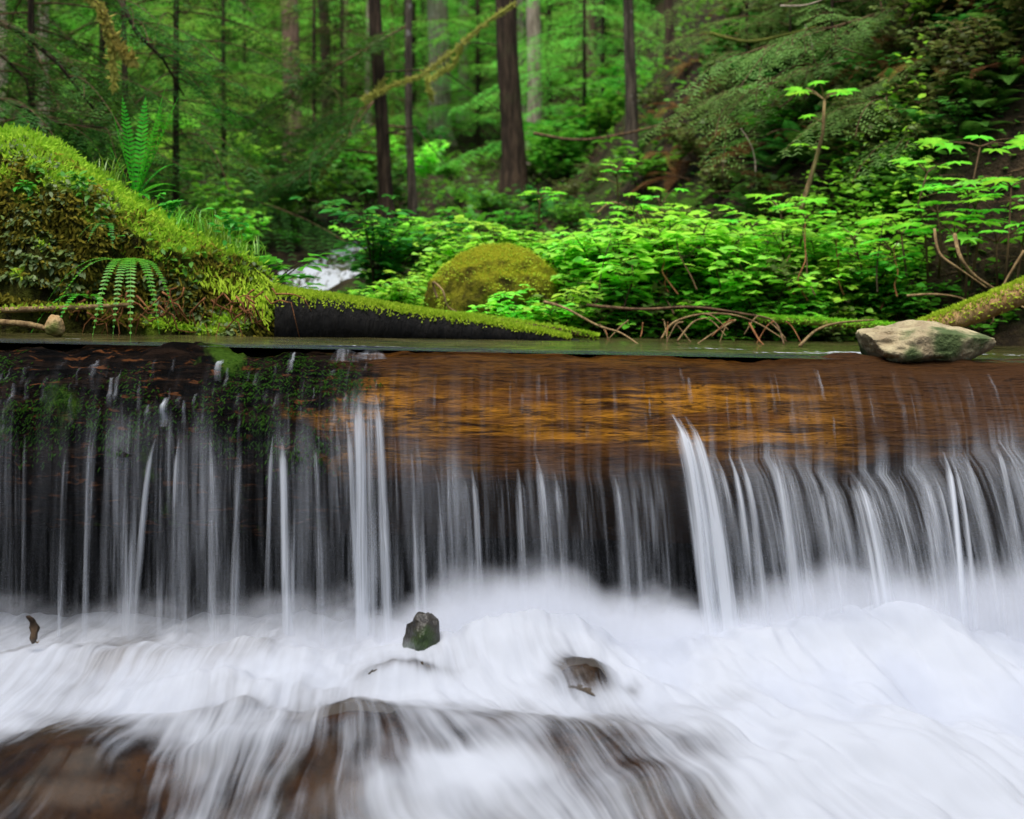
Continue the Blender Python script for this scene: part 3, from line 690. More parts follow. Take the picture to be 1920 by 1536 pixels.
# ------------------------------------------------------------------ the mossy log at the left
MY = 5.55
def mossy_log():
    root = empty('mossy_log', (-1.8, MY, 0), 'large rotting log at the left thickly covered in bright green moss and ferns', 'log')
    # ridge (top outline) as seen: column, row ; foot at the water
    RX = [-420, -150, 0, 100, 150, 200, 250, 300, 350, 400, 450, 490, 515, 528]
    RYp = [255, 240, 252, 272, 305, 335, 370, 400, 432, 458, 480, 500, 530, 600]
    n, m = 150, 40; vs = []
    for i in range(n):
        px = lerp(-420, 528, i/(n-1)); X = (px-960)*MY/F
        top = CZ-(interp(px, RX, RYp)-HY)*MY/F
        hw = lerp(.42, .17, min(1, max(0, (px+100)/600)))*(1 if px < 490 else max(.1, (530-px)/40))
        base = -.10; h = top-base
        for k in range(m):
            a = lerp(-math.pi*.5, math.pi*.5, k/(m-1))      # 0 top, + towards camera
            prof = math.cos(a)**.55 if abs(a) < math.pi*.5-1e-6 else 0
            yy = -math.sin(a)*hw*1.0-.05; zz = base+h*prof
            # the top ridge leans to the camera like a rolled shoulder
            e = 1+.0
            d = .05*fbm(X*3, a*2, 1.1)+.03*fbm(X*9, a*5, 2.2)+.014*fbm(X*25, a*14, 3.3)
            d *= min(1, h*3)
            nv = Vector((0, -math.sin(a), math.cos(a)))
            vs.append((X+1.8+.02*fbm(X*8, a*6, 7), yy+nv.y*d*1.5, zz+nv.z*d*.6))
    mb = MB(); mb.add(vs, [(i*m+k, i*m+k+1, (i+1)*m+k+1, (i+1)*m+k) for i in range(n-1) for k in range(m-1)])
    mb.f.append(tuple((n-1)*m+k for k in range(m-1, -1, -1)))
    tr = mb.build('trunk', M['moss_log'], root)
    r_ = random.Random(21); polys = tr.data.polygons
    up, lo, hang = MB(), MB(), MB()
    cand = [f for f in polys if f.normal.y < .45]
    ar = np.array([f.area for f in cand]); ar = np.cumsum(ar/ar.sum())
    for i in range(46000):
        f = cand[min(len(cand)-1, int(np.searchsorted(ar, r_.random())))]; n_ = f.normal
        p = f.center+Vector((r_.gauss(0, .012), r_.gauss(0, .008), r_.gauss(0, .012)))
        cl = fbm(p.x*5, p.y*5, p.z*5, 3)
        if n_.z > .52+.4*cl:
            d = (n_+Vector((r_.gauss(0, .45), r_.gauss(0, .4), r_.gauss(.1, .4)))).normalized()
            up.quad(p, d, d.orthogonal(), r_.uniform(.012, .032), .006)
        elif cl > .02 or r_.random() < .25:
            d = (n_*.7+Vector((r_.gauss(0, .45), r_.gauss(0, .3), r_.gauss(-.7, .4)))).normalized()
            lo.quad(p, d, d.orthogonal(), r_.uniform(.014, .036), .008)
    # shaggy moss hanging over the shoulder
    for i in range(5200):
        px = r_.uniform(60, 520); X = (px-960)*MY/F+1.8
        top = CZ-(interp(px, RX, RYp)-HY)*MY/F; dn = r_.random()**1.6*.17
        p = Vector((X, -.06-.14*(dn/.17)-.06*r_.random(), top-dn))
        d = Vector((r_.gauss(.25, .35), -.55, r_.gauss(-.75, .35))).normalized()
        hang.quad(p, d, Vector((1, 0, .2)).normalized(), r_.uniform(.018, .042), .006)
    up.build('moss', M['moss_blade'], tr); lo.build('moss', M['moss_dark'], tr); hang.build('moss', M['moss_blade'], tr)
    # small leaves growing in the face
    for px, py, s_, k in ((150, 345, 40, 40), (60, 390, 34, 34), (45, 345, 25, 16), (130, 395, 30, 26), (330, 480, 60, 30), (180, 400, 40, 20), (30, 520, 40, 14), (200, 430, 30, 20), (70, 320, 30, 16), (430, 420, 40, 40), (320, 385, 30, 30)):
        lf = MB()
        for _ in range(k):
            q = at(px+r_.gauss(0, s_*.4), py+r_.gauss(0, s_*.32), MY-.34*lerp(1, .6, px/500))-Vector((-1.8, MY, 0))
            lf.leaf(q, Vector((r_.gauss(0, 1), -.5, r_.gauss(-.2, .4))), Vector((r_.gauss(0, .3), -.4, 1)).normalized(), r_.uniform(.025, .05), .02)
        lf.build('leaf_clump', M['leaf_mid'], root)
    cv = MB()
    cf = [f for f in cand if f.normal.y < -.2]; ar2 = np.cumsum([f.area for f in cf]); ar2 = ar2/ar2[-1]
    for i in range(9000):
        f = cf[min(len(cf)-1, int(np.searchsorted(ar2, r_.random())))]; p = f.center+Vector((r_.gauss(0, .012), -.004, r_.gauss(0, .012)))
        if fbm(p.x*4+3, p.y*4, p.z*4, 3) < .08: continue
        cv.leaf(p, Vector((r_.gauss(0, 1), -.5, r_.gauss(-.6, .5))), Vector((r_.gauss(0, .4), -.6, .7)).normalized(), r_.uniform(.016, .04), .016)
    cv.build('creeper', M['leaf_olive'], tr)
    # roots trailing under the shoulder
    rt = MB()
    for i in range(34):
        px = r_.uniform(150, 510); py = r_.uniform(535, 590); q = at(px, py, 5.2); pts = []
        dx = r_.uniform(-.1, .1)
        for k in range(6): pts.append(q+Vector((dx*k*.35+r_.gauss(0, .008), r_.gauss(0, .01), -.03*k*r_.uniform(.2, 1.2)))-Vector((-1.8, MY, 0)))
        rt.tube(pts, [.005*(1-k/7) for k in range(6)], 4)
    rt.build('root', M['twig_red'], root)
    return root
mlog = mossy_log()

# wedge of a black log with a mossy top edge, lying from the mossy log into the pool
def wedge():
    root = empty('sunken_log', (-.6, 5.4, 0), 'black waterlogged log with a green mossy top edge slanting into the pool', 'log')
    A, B = at(505, 585, 5.35), at(1075, 640, 5.6)
    pts, rad = [], []
    for k in range(40):
        s_ = k/39; px = lerp(505, 1085, s_); Y = lerp(5.35, 5.65, s_)
        top = interp(px, [505, 600, 700, 800, 900, 1000, 1085], [541, 553, 569, 585, 602, 619, 637]); q = at(px, top, Y)
        r = .125*(1-s_)+.022; pts.append(q+Vector((.6, r-5.4, -r))); rad.append(r)
    mb = MB(); mb.tube(pts, rad, 18, True, .12, 2); tr = mb.build('trunk', M['black_wood'], root)
    r_ = random.Random(8); ms = MB(); md = MB()
    for i in range(9000):
        s_ = r_.random(); k = int(s_*38); q = pts[k].lerp(pts[k+1], s_*38-k); a = r_.gauss(.05, .42); r = rad[k]
        n_ = Vector((0, math.sin(a), math.cos(a))); p = q+n_*r
        d = (n_+Vector((r_.gauss(0, .5), r_.gauss(0, .4), r_.gauss(0, .3)))).normalized()
        (ms if a > -1.05 else md).quad(p, d, d.orthogonal(), r_.uniform(.01, .026), .006)
    ms.build('moss', M['moss_blade'], tr)
wedge()
def mossy_stick(name, pts, rad, label, cat, mat, n_moss=0, moss='moss_blade', amp=.15, group=None, n=10, spread=.6, sz=(.008, .022)):
    base = Vector(pts[0]); root = empty(name, base, label, cat, group)
    # smooth through the control points
    P = [Vector(p) for p in pts]; out = []; rr = []
    for i in range(len(P)-1):
        p0, p1, p2, p3 = P[max(0, i-1)], P[i], P[i+1], P[min(len(P)-1, i+2)]
        for k in range(6):
            t_ = k/6
            out.append(.5*((2*p1)+(p2-p0)*t_+(2*p0-5*p1+4*p2-p3)*t_*t_+(3*p1-p0-3*p2+p3)*t_**3)-base); rr.append(lerp(rad[i], rad[i+1], t_))
    out.append(P[-1]-base); rr.append(rad[-1])
    mb = MB(); mb.tube(out, rr, n, True, amp, rnd.uniform(0, 9)); wd_ = mb.build('wood', M[mat], root)
    if n_moss:
        r_ = random.Random(len(name)*7+n_moss); ms = MB()
        for i in range(n_moss):
            k = r_.randrange(len(out)-1); q = out[k].lerp(out[k+1], r_.random()); a = r_.gauss(0, spread)
            ax = (out[k+1]-out[k]).normalized(); sd = ax.cross(Vector((0, 0, 1))).normalized(); u_ = sd.cross(ax)
            n_ = u_*math.cos(a)+sd*math.sin(a); d = (n_+Vector((r_.gauss(0, .5), r_.gauss(0, .5), r_.gauss(0, .4)))).normalized()
            ms.quad(q+n_*rr[k]*.95, d, d.orthogonal(), r_.uniform(*sz), sz[1]*.26)
        ms.build('moss', M[moss], wd_)
    return root
mossy_stick('mossy_branch', [at(780, 592, 6.0), at(870, 597, 6.0), at(960, 608, 5.95), at(1060, 622, 5.9), at(1120, 634, 5.9)], [.018, .02, .018, .014, .01], 'thin mossy branch lying above the black log at the water line', 'branch', 'twig', 1800, spread=.9)
mossy_stick('mossy_log', [at(1990, 512, 5.9), at(1915, 550, 5.75), at(1840, 580, 5.7), at(1770, 605, 5.7), at(1700, 628, 5.75)], [.055, .058, .055, .048, .035], 'fallen log with green moss and a pale bare end behind the flat rock', 'log', 'cut_wood', 3800, spread=.75)
mossy_stick('mossy_log', [at(1420, 598, 6.3), at(1520, 604, 6.2), at(1640, 612, 6.1), at(1740, 620, 6.1)], [.014, .017, .017, .014], 'low mossy log lying under the bushes beside the flat rock', 'log', 'bark_moss', 2600, spread=.9)
mossy_stick('stick', [at(-40, 583, 5.0), at(60, 580, 5.0), at(150, 577, 5.0), at(248, 571, 5.0)], [.013, .012, .011, .008], 'straight pale stick lying in front of the mossy log', 'stick', 'twig_pale', 160, spread=.9, n=7)
mossy_stick('stick', [at(-40, 604, 4.85), at(30, 606, 4.8), at(70, 612, 4.8), at(98, 620, 4.8)], [.013, .012, .011, .007], 'short peeled stick at the water edge below the straight one', 'stick', 'twig_pale', n=7)
def shp(cols, Y): return [at(x, y, Y+d) for x, y, d in cols]
TW = [
 ([(1240, 636, 0), (1262, 606, 0), (1310, 590, 0), (1370, 590, 0), (1420, 606, 0), (1475, 640, -.1)], 5.9, .0065, 'twig_pale', 'arching bare twig bent over the pool edge', 'twig'),
 ([(1100, 572, .2), (1200, 580, .1), (1300, 576, 0), (1390, 588, 0), (1450, 602, 0), (1470, 645, -.3)], 6.0, .008, 'twig', 'long brown twig drooping along the bank behind the arching one', 'twig'),
 ([(1020, 566, .3), (1060, 578, .2), (1120, 610, 0), (1165, 625, -.2), (1205, 652, -.4)], 5.8, .0075, 'twig_pale', 'pale forked twig reaching down into the pool', 'twig'),
 ([(1270, 640, 0), (1300, 604, 0), (1330, 596, 0)], 5.85, .006, 'twig_pale', 'short pale twig leaning inside the arching twig', 'twig'),
 ([(1380, 600, 0), (1345, 620, 0), (1300, 650, -.2)], 5.85, .006, 'twig_pale', 'short pale twig hanging from the arch to the water', 'twig'),
 ([(1405, 606, 0), (1425, 640, -.1), (1442, 655, -.2)], 5.8, .006, 'twig_red', 'short reddish twig at the right foot of the arch', 'twig'),
 ([(1500, 648, -.5), (1530, 620, 0), (1570, 606, .1), (1640, 600, .2)], 5.9, .008, 'twig_pale', 'curved yellowish twig rising from the water beside the low mossy log', 'twig'),
 ([(1430, 565, 0), (1450, 530, 0), (1475, 490, 0), (1490, 460, .1)], 6.6, .010, 'twig_pale', 'thick pale broken stem leaning among the bright bushes', 'stem'),
 ([(1500, 395, 0), (1515, 350, 0), (1530, 300, 0), (1543, 250, 0), (1546, 205, 0)], 6.9, .017, 'twig_pale', '', ''),
 ([(1700, 555, 0), (1745, 552, 0), (1790, 556, 0), (1830, 570, 0)], 6.1, .007, 'twig_pale', 'bent bare stick above the mossy log end', 'stick'),
 ([(1790, 440, .2), (1800, 480, 0), (1825, 515, 0), (1870, 545, 0), (1925, 580, -.1)], 6.0, .011, 'twig_pale', 'thick pale broken branch slanting down to the mossy log end', 'branch'),
 ([(1752, 430, .2), (1762, 475, .1), (1800, 505, 0), (1850, 540, 0)], 6.05, .008, 'twig_pale', 'thinner tan branch curving beside the thick pale broken one', 'branch'),
 ([(1920, 470, 0), (1890, 520, 0), (1870, 560, 0), (1862, 605, 0)], 5.95, .007, 'twig_pale', 'upright tan stem growing by the pale bare log end', 'stem'),
 ([(1190, 560, 0), (1180, 520, 0), (1176, 480, .1), (1182, 440, .2)], 6.6, .006, 'twig', 'thin brown stem standing in the middle of the bright bushes', 'stem'),
 ([(820, 560, 0), (812, 530, 0), (830, 545, -.1), (840, 575, -.1), (870, 590, -.1)], 6.3, .007, 'twig_pale', 'pale twig loop at the left side of the mossy boulder', 'twig'),
 ([(1120, 400, .5), (1145, 380, .5), (1175, 388, .4), (1210, 410, .4)], 7.2, .008, 'twig_pale', 'pale bent twig poking out above the bright bushes', 'twig'),
 ([(1000, 250, 0), (1100, 262, 0), (1250, 230, 0), (1360, 170, 0)], 9.6, .012, 'twig', 'dead brown branch lying across the steep bank', 'branch'),
 ([(1330, 62, 0), (1400, 78, 0), (1470, 66, 0), (1530, 50, 0)], 8.8, .014, 'bark_moss', 'yellow mossy dead branch on the upper bank', 'branch'),
]
for cols, Y, rad, mat, lab, cat in TW:
    if not lab: continue
    pts = shp(cols, Y); n_ = len(pts)
    mossy_stick('twig' if cat == 'twig' else cat, pts, [rad*lerp(1, .45, i/(n_-1)) for i in range(n_)], lab, cat, mat, n=6)
r_ = random.Random(31)
for i in range(16):         # fine twigs around the arch
    px = r_.uniform(1120, 1480); Y = r_.uniform(5.75, 6.0); py = 585+abs(px-1350)*.08+r_.uniform(0, 14); dx = r_.uniform(-45, 45)
    pts = [at(px, py, Y), at(px+dx*.4, py+r_.uniform(5, 18), Y), at(px+dx, py+r_.uniform(25, 50), Y-.05)]
    mossy_stick('dead_twig', pts, [.0045, .0035, .002], 'thin bare twig hanging to the water around the arching twig', 'twig', r_.choice(('twig_pale', 'twig_pale', 'twig_red')), n=5, group='thin twigs around the arching twig')
r_ = random.Random(52)
for i in range(20):         # bare stems among the bright bushes
    px, py = r_.uniform(1060, 1720), r_.uniform(540, 590); Y = r_.uniform(6.3, 6.55); L = r_.uniform(50, 150); ln = r_.uniform(-.5, .35); pts = []
    for k in range(5): pts.append(at(px+ln*L*k/4+r_.gauss(0, 4), py-L*k/4, Y+.03*k))
    mossy_stick('bare_stem', pts, [.0045, .004, .0035, .003, .002], 'thin bare brown stem standing at the front of the thicket', 'stem', r_.choice(('twig', 'stem', 'twig_red')), n=5, group='bare stems in the thicket')
r_ = random.Random(77)
for i in range(46):         # grey dead twigs on the right bank
    px, py = r_.uniform(1380, 1930), r_.uniform(0, 380); Y = r_.uniform(7.6, 9.0)
    a = r_.uniform(-.5, 1.6); L = r_.uniform(60, 190); pts = []
    cv = r_.uniform(-.8, .8)
    for k in range(5):
        s_ = k/4; aa = a+cv*s_
        pts.append(at(px+math.cos(aa)*L*s_, py-math.sin(aa)*L*s_+10*s_*s_, Y+.1*r_.gauss(0, 1)))
    mossy_stick('dead_twig', pts, [.007, .006, .005, .004, .003], 'bare grey brown dead twig tangled on the steep right bank', 'twig', r_.choice(('twig', 'stem', 'twig', 'bark_pale')), n=5, group='dead twigs on the right bank')
# ------------------------------------------------------------------ plants
UP = Vector((0, 0, 1))
def rvec(r, s): return Vector((r.gauss(0, s), r.gauss(0, s), r.gauss(0, s)))
def shrub_proto(seed, h, spread, nst, per, L, flat=.22, stem_r=.006):
    r = random.Random(seed); lf, st = MB(), MB()
    for s_ in range(nst):
        az = r.uniform(0, 2*math.pi); out = spread*r.uniform(.25, 1); hh = h*r.uniform(.6, 1.05); pts = []
        bend = rvec(r, .05)
        for k in range(7):
            t_ = k/6
            pts.append(Vector((math.cos(az)*out*t_**1.4, math.sin(az)*out*t_**1.4, hh*t_*(1-.12*t_)))+bend*math.sin(t_*5)*.4)
        st.tube(pts, [stem_r*(1-.12*k) for k in range(7)], 4, False)
        for q in range(per):
            t_ = r.uniform(.28, 1.0)**.8; k = min(5, int(t_*6)); p = pts[k].lerp(pts[k+1], t_*6-k)
            a2 = r.uniform(0, 2*math.pi); tl = r.uniform(.03, .16)*h**.5
            d = Vector((math.cos(a2), math.sin(a2), r.uniform(-.1, .5))).normalized(); e = p+d*tl
            st.tube([p, e], [.0022, .0014], 3, False)
            for da in (-1.0, 0, 1.0):
                dd = Vector((math.cos(a2+da), math.sin(a2+da), r.uniform(-.25, .15)))
                nrm = (UP+rvec(r, flat)).normalized(); ll = L*r.uniform(.6, 1.15)*(1.1 if da == 0 else .9)
                lf.leaf(e, dd, nrm, ll, ll*.62)
    return lf, st
def make_plant(name, lf, st, lm, sm, leaf_name='foliage', stem_name='stem'):
    root = bpy.data.objects.new(name, None); col.objects.link(root)
    lf.build(leaf_name, M[lm], root)
    if st and st.v: st.build(stem_name, M[sm], root)
    return root
class Proto:
    """the first use takes the built plant itself, later uses copy it with its parts"""
    def __init__(s, root): s.root = root; s.used = False; PROTOS.append(s)
    def put(s, loc, rz, sc, label, cat, group=None):
        o = s.root if not s.used else copy_tree(s.root); s.used = True
        if 'group' in o: del o['group']
        o.location = loc; o.rotation_euler = (0, 0, rz); o.scale = (sc, sc, sc)
        return tag(o, label, cat, group)
PROTOS = []
def pick(protos):
    new = [p for p in protos if not p.used]
    return new[0] if new else r_.choice(protos)
r_ = random.Random(42)
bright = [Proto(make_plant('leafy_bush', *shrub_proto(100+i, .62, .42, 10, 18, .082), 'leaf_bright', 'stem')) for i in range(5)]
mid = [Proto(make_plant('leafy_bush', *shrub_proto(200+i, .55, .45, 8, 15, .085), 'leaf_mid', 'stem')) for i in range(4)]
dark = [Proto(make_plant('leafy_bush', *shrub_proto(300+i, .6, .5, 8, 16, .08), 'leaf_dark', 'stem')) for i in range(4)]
olive = [Proto(make_plant('scrubby_bush', *shrub_proto(400+i, .5, .5, 10, 14, .07, .5), 'leaf_olive', 'twig')) for i in range(3)]
def put_at(protos, px, py_base, Y, sc, label, cat, group, sink=.0):
    X = (px-960)*Y/F; z = ground(X, Y)
    return pick(protos).put((X, Y, z-sink), r_.uniform(0, 6.28), sc*r_.uniform(.85, 1.15), label, cat, group)
# top outline of the bright bushes: column -> row
BTX = [690, 760, 820, 880, 950, 1010, 1080, 1150, 1200, 1280, 1350, 1420, 1500, 1560, 1620, 1700, 1760]
BTY = [560, 510, 470, 420, 405, 420, 400, 385, 380, 375, 400, 395, 395, 420, 430, 450, 470]
def bush_to_row(protos, px, row, Y, label, group, cat='bush', hh=.6):
    X = (px-960)*Y/F; z = ground(X, Y); top = CZ-(row-HY)*Y/F
    sc = max(.35, min(1.9, (top-z)/hh))
    return pick(protos).put((X, Y, z-.02), r_.uniform(0, 6.28), sc, label, cat, group)
for i in range(44):
    px = lerp(700, 1740, (i+.5)/44)+r_.uniform(-18, 18)
    Y = r_.choice((6.75, 6.95, 7.2, 7.45))+r_.uniform(-.08, .08)
    top = interp(px, BTX, BTY)+r_.uniform(-14, 40)+(6.8 < Y)*0
    if 800 < px < 1060 and Y < 7.15: Y = 7.2+r_.uniform(0, .2)
    pr_ = (bright if r_.random() < .86 else mid) if px < 1620 or r_.random() < .4 else mid
    bush_to_row(pr_, px, top, Y, 'bright green leafy bush in the thicket behind the pool', 'bright bushes on the bank behind the pool')
for i in range(40):
    px = r_.uniform(1050, 1700); Y = r_.uniform(6.5, 6.8); bush_to_row(bright if r_.random() < .75 else mid, px, r_.uniform(455, 565), Y, 'low bright green bush at the foot of the thicket by the water', 'low bushes along the pool edge')
for px, row, Y in ((1200, 480, 6.62), (1235, 500, 6.6), (1430, 440, 6.7), (1560, 540, 6.5), (1080, 500, 6.6)):
    bush_to_row(olive, px, row, Y, 'brownish half bare bush inside the bright thicket', 'half bare bushes in the thicket')
for i in range(12):
    px = r_.uniform(690, 820); Y = r_.uniform(6.5, 7.3); bush_to_row(mid, px, r_.uniform(535, 575), Y, 'low green bush between the black log and the mossy boulder', 'low bushes left of the mossy boulder')
for px, row in ((890, 555), (960, 560), (1000, 520), (1050, 510), (925, 575), (1030, 545), (975, 535)):
    bush_to_row(bright, px, row, 6.42, 'small bright plant growing in front of the mossy boulder', 'small plants before the mossy boulder')

# ferns
def frond(mb, base, az, L, rise, droop, npin=22, pw=.16, r=rnd, tw=0.0):
    d = Vector((math.cos(az), math.sin(az), 0)); sd = Vector((-math.sin(az), math.cos(az), 0)); prev = base; pts = []
    for k in range(npin+1):
        t_ = k/npin; pts.append(base+d*(L*t_*math.cos(rise)*(1-.1*t_))+UP*(L*(t_*math.sin(rise)-droop*t_*t_)))
    mb.tube(pts[::3], [.004*L*(1-.7*i/(len(pts[::3]))) for i in range(len(pts[::3]))], 3, False)
    for k in range(2, npin+1):
        t_ = k/npin; w = pw*L*math.sin(math.pi*min(1, .12+.9*t_))**.75; ax = (pts[k]-pts[k-1]).normalized(); nn = sd.cross(ax)
        for s_ in (-1, 1):
            q = (sd*s_+ax*.35+nn*.15*s_*tw-nn*.1).normalized(); mb.quad(pts[k], q, ax, w, L/npin*.62)
def fern_proto(seed, n=16, L=.6, rise=(.5, 1.2), droop=.35, npin=22):
    r = random.Random(seed); mb = MB()
    for i in range(n): frond(mb, Vector((0, 0, 0)), i*2.4+r.uniform(-.3, .3), L*r.uniform(.7, 1.1), r.uniform(*rise), droop*r.uniform(.6, 1.4), npin, .15, r)
    return mb
def fern_plant(name, mb, mat):
    root = bpy.data.objects.new(name, None); col.objects.link(root); mb.build('frond', M[mat], root); return root
ferns = [Proto(fern_plant('fern', fern_proto(500+i), 'fern')) for i in range(3)]
fernsd = [Proto(fern_plant('fern', fern_proto(520+i, 14, .6, (.2, 1.0), .4), 'fern_dark')) for i in range(3)]
fernsb = [Proto(fern_plant('fern', fern_proto(540+i, 12, .55, (.1, .8), .5), 'fern_brown')) for i in range(2)]
# the tall fern on the mossy log and its hanging fellows
f1 = MB(); rr_ = random.Random(4)
for i, (az, ri, L) in enumerate(((1.2, 1.42, .50), (.2, 1.32, .54), (2.6, 1.38, .50), (.1, 1.18, .52), (3.6, 1.3, .42), (6.0, 1.25, .46), (.6, 1.0, .36), (3.3, 1.1, .30), (5.9, .6, .28), (.2, .5, .26), (5.3, .3, .22), (3.1, .6, .24))):
    frond(f1, Vector((0, 0, 0)), az, L, ri, .08 if ri > 1 else .4, 24, .085, rr_)
root = fern_plant('sword_fern', f1, 'fern'); root.location = at(255, 372, MY-.02)
tag(root, 'tall upright sword fern growing on top of the mossy log', 'fern')
f2 = MB()
for az, L, dr in ((4.6, .46, 1.15), (5.0, .50, 1.15), (4.8, .42, 1.2), (3.5, .42, .9), (3.8, .40, 1.0), (5.3, .46, 1.1), (5.6, .36, 1.0)):
    frond(f2, Vector((0, 0, 0)), az, L, .55, dr, 30, .05, rr_)
root = fern_plant('hanging_fern', f2, 'fern'); root.location = at(245, 500, MY-.46); tag(root, 'dark green fern hanging down the face of the mossy log', 'fern')
f3 = MB()
for az, L, dr in ((4.4, .18, .9), (5.1, .2, 1.0), (3.8, .16, .8)): frond(f3, Vector((0, 0, 0)), az, L, .5, dr, 18, .07, rr_)
root = fern_plant('hanging_fern', f3, 'fern_dark'); root.location = at(205, 425, MY-.36); tag(root, 'small fern on the upper face of the mossy log above the hanging one', 'fern')
f4 = MB()
for az, L, dr in ((4.4, .26, .9), (3.7, .3, 1.0), (5.3, .22, .8)): frond(f4, Vector((0, 0, 0)), az, L, .5, dr, 16, .07, rr_)
root = fern_plant('hanging_fern', f4, 'fern'); root.location = at(170, 560, MY-.45); tag(root, 'small fern at the water line beside the hanging one', 'fern')
def grass_tuft(px, py, Y, n, h, lab, seed):
    r = random.Random(seed); mb = MB()
    for i in range(n):
        az = r.uniform(0, 6.28); L = h*r.uniform(.5, 1.1); out = r.uniform(.15, .7); b0 = Vector((r.gauss(0, .05), r.gauss(0, .03), 0)); w = .004
        sd = Vector((-math.sin(az), math.cos(az), 0)); vs = []
        for k in range(5):
            t_ = k/4; c = b0+Vector((math.cos(az), math.sin(az), 0))*(L*out*t_*t_)+UP*(L*(t_-.45*out*t_**3)); ww = w*(1-.85*t_); vs += [tuple(c-sd*ww), tuple(c+sd*ww)]
        mb.add(vs, [(2*k, 2*k+1, 2*k+3, 2*k+2) for k in range(4)])
    o = mb.build('grass_tuft', M['grass'], None); o.location = at(px, py, Y); tag(o, lab, 'grass')
grass_tuft(400, 462, MY-.05, 90, .17, 'tuft of long green grass on the low end of the mossy log', 1)
grass_tuft(345, 436, MY-.05, 60, .14, 'small tuft of grass on the mossy log between fern and long grass', 2)
grass_tuft(195, 345, MY, 50, .14, 'thin grass on the mossy log left of the tall fern', 3)
grass_tuft(455, 478, MY-.05, 50, .10, 'short grass near the end of the mossy log', 4)
for px, row, Y, lab in ((335, 395, 6.0, 'small leafy plant behind the mossy log right of the tall fern'), (425, 430, 6.05, 'small leafy plant behind the low end of the mossy log')):
    bush_to_row(mid, px, row, Y, lab, None, 'plant', .6)
bush_to_row(mid, 60, 235, 6.1, 'leafy plant on top of the mossy log at the left edge', None, 'plant', .6)

# devil's club: bare stems with broad lobed leaves held flat
def club(name, stems, Y, label, seed, leaf=.17, srad=(.007, .004), sm='twig'):
    r = random.Random(seed); base = at(stems[0][0][0], stems[0][0][1], Y); root = empty(name, base, label, 'plant'); st = MB()
    for cols in stems:
        pts = [at(x, y, Y+r.uniform(-.06, .06))-base for x, y in cols]; st.tube(pts, [lerp(*srad, i/(len(pts)-1)) for i in range(len(pts))], 6)
        tip = pts[-1]
        for i in range(r.randint(5, 7)):
            a = i*1.05+r.uniform(-.3, .3); d = Vector((math.cos(a), math.sin(a)*.8, 0)); L = leaf*r.uniform(.7, 1.1); pl = L*r.uniform(.45, 1.0)
            e = tip+d*pl+UP*r.uniform(.0, .09)
            st.tube([tip, tip.lerp(e, .5)+UP*.012, e], [.004, .0035, .003], 4, False)
            lf = MB(); lf.lobed(e-d*.02, d+UP*r.uniform(-.15, .12), (UP+rvec(r, .12)).normalized(), L, 7, r); lf.build('leaf', M['leaf_club'], root)
        if len(pts) > 2:
            for k in range(3):
                t_ = r.uniform(.55, .9); j = min(len(pts)-2, int(t_*(len(pts)-1))); q = pts[j].lerp(pts[j+1], t_*(len(pts)-1)-j); a = r.uniform(0, 6.28); d = Vector((math.cos(a), math.sin(a), 0)); L = leaf*r.uniform(.6, .9)
                e = q+d*L*.8+UP*.03; st.tube([q, e], [.004, .003], 4, False); lf = MB(); lf.lobed(e-d*.02, d, (UP+rvec(r, .15)).normalized(), L, 7, r); lf.build('leaf', M['leaf_club'], root)
    st.build('stem', M[sm], root); return root
club('broadleaf_plant', [[(1500, 400), (1515, 350), (1530, 300), (1543, 250), (1546, 188)]], 6.9, 'tall lone pale stem topped by a flat cluster of bright lobed leaves', 1, .16, (.016, .008), 'twig_pale')
club('broadleaf_plant', [[(1740, 520), (1735, 440), (1722, 380), (1738, 325)], [(1760, 520), (1765, 460), (1758, 400)], [(1700, 520), (1690, 440)]], 6.5, 'bright lobed leaf plant with stacked leaf layers behind the bent stick', 2)
club('broadleaf_plant', [[(1810, 560), (1815, 470), (1812, 400), (1838, 275)], [(1820, 540), (1840, 420), (1812, 352)], [(1800, 520), (1790, 440)]], 6.4, 'tallest bright lobed leaf plant near the right edge with its top leaf tilted', 3, .18)
club('broadleaf_plant', [[(1880, 560), (1890, 470), (1896, 350)], [(1905, 540), (1920, 440), (1925, 395)], [(1870, 540), (1868, 455)]], 6.3, 'bright lobed leaf plant cut by the right edge above the mossy log', 4, .19)
club('broadleaf_plant', [[(1470, 520), (1468, 450), (1464, 400)], [(1450, 520), (1420, 470), (1410, 425)], [(1490, 500), (1505, 440), (1510, 410)]], 6.7, 'bright lobed leaf plant rising in the right part of the thicket', 5, .16)
club('broadleaf_plant', [[(1620, 560), (1615, 500), (1600, 450)], [(1640, 560), (1660, 500), (1672, 470)], [(1580, 550), (1570, 480)]], 6.6, 'lobed leaf plant at the right end of the thicket', 6, .15)
club('broadleaf_plant', [[(1250, 480), (1245, 420), (1240, 382)], [(1230, 470), (1200, 410), (1190, 395)]], 6.9, 'lobed leaf plant at the crown of the thicket', 7, .14)
club('broadleaf_plant', [[(1160, 400), (1158, 350), (1155, 322)]], 7.4, 'single bright leaf cluster standing above the thicket before the bank', 8, .10)
club('broadleaf_plant', [[(1010, 420), (1012, 385), (1015, 366)]], 7.4, 'small bright leaf cluster above the thicket left of the single one', 9, .10)

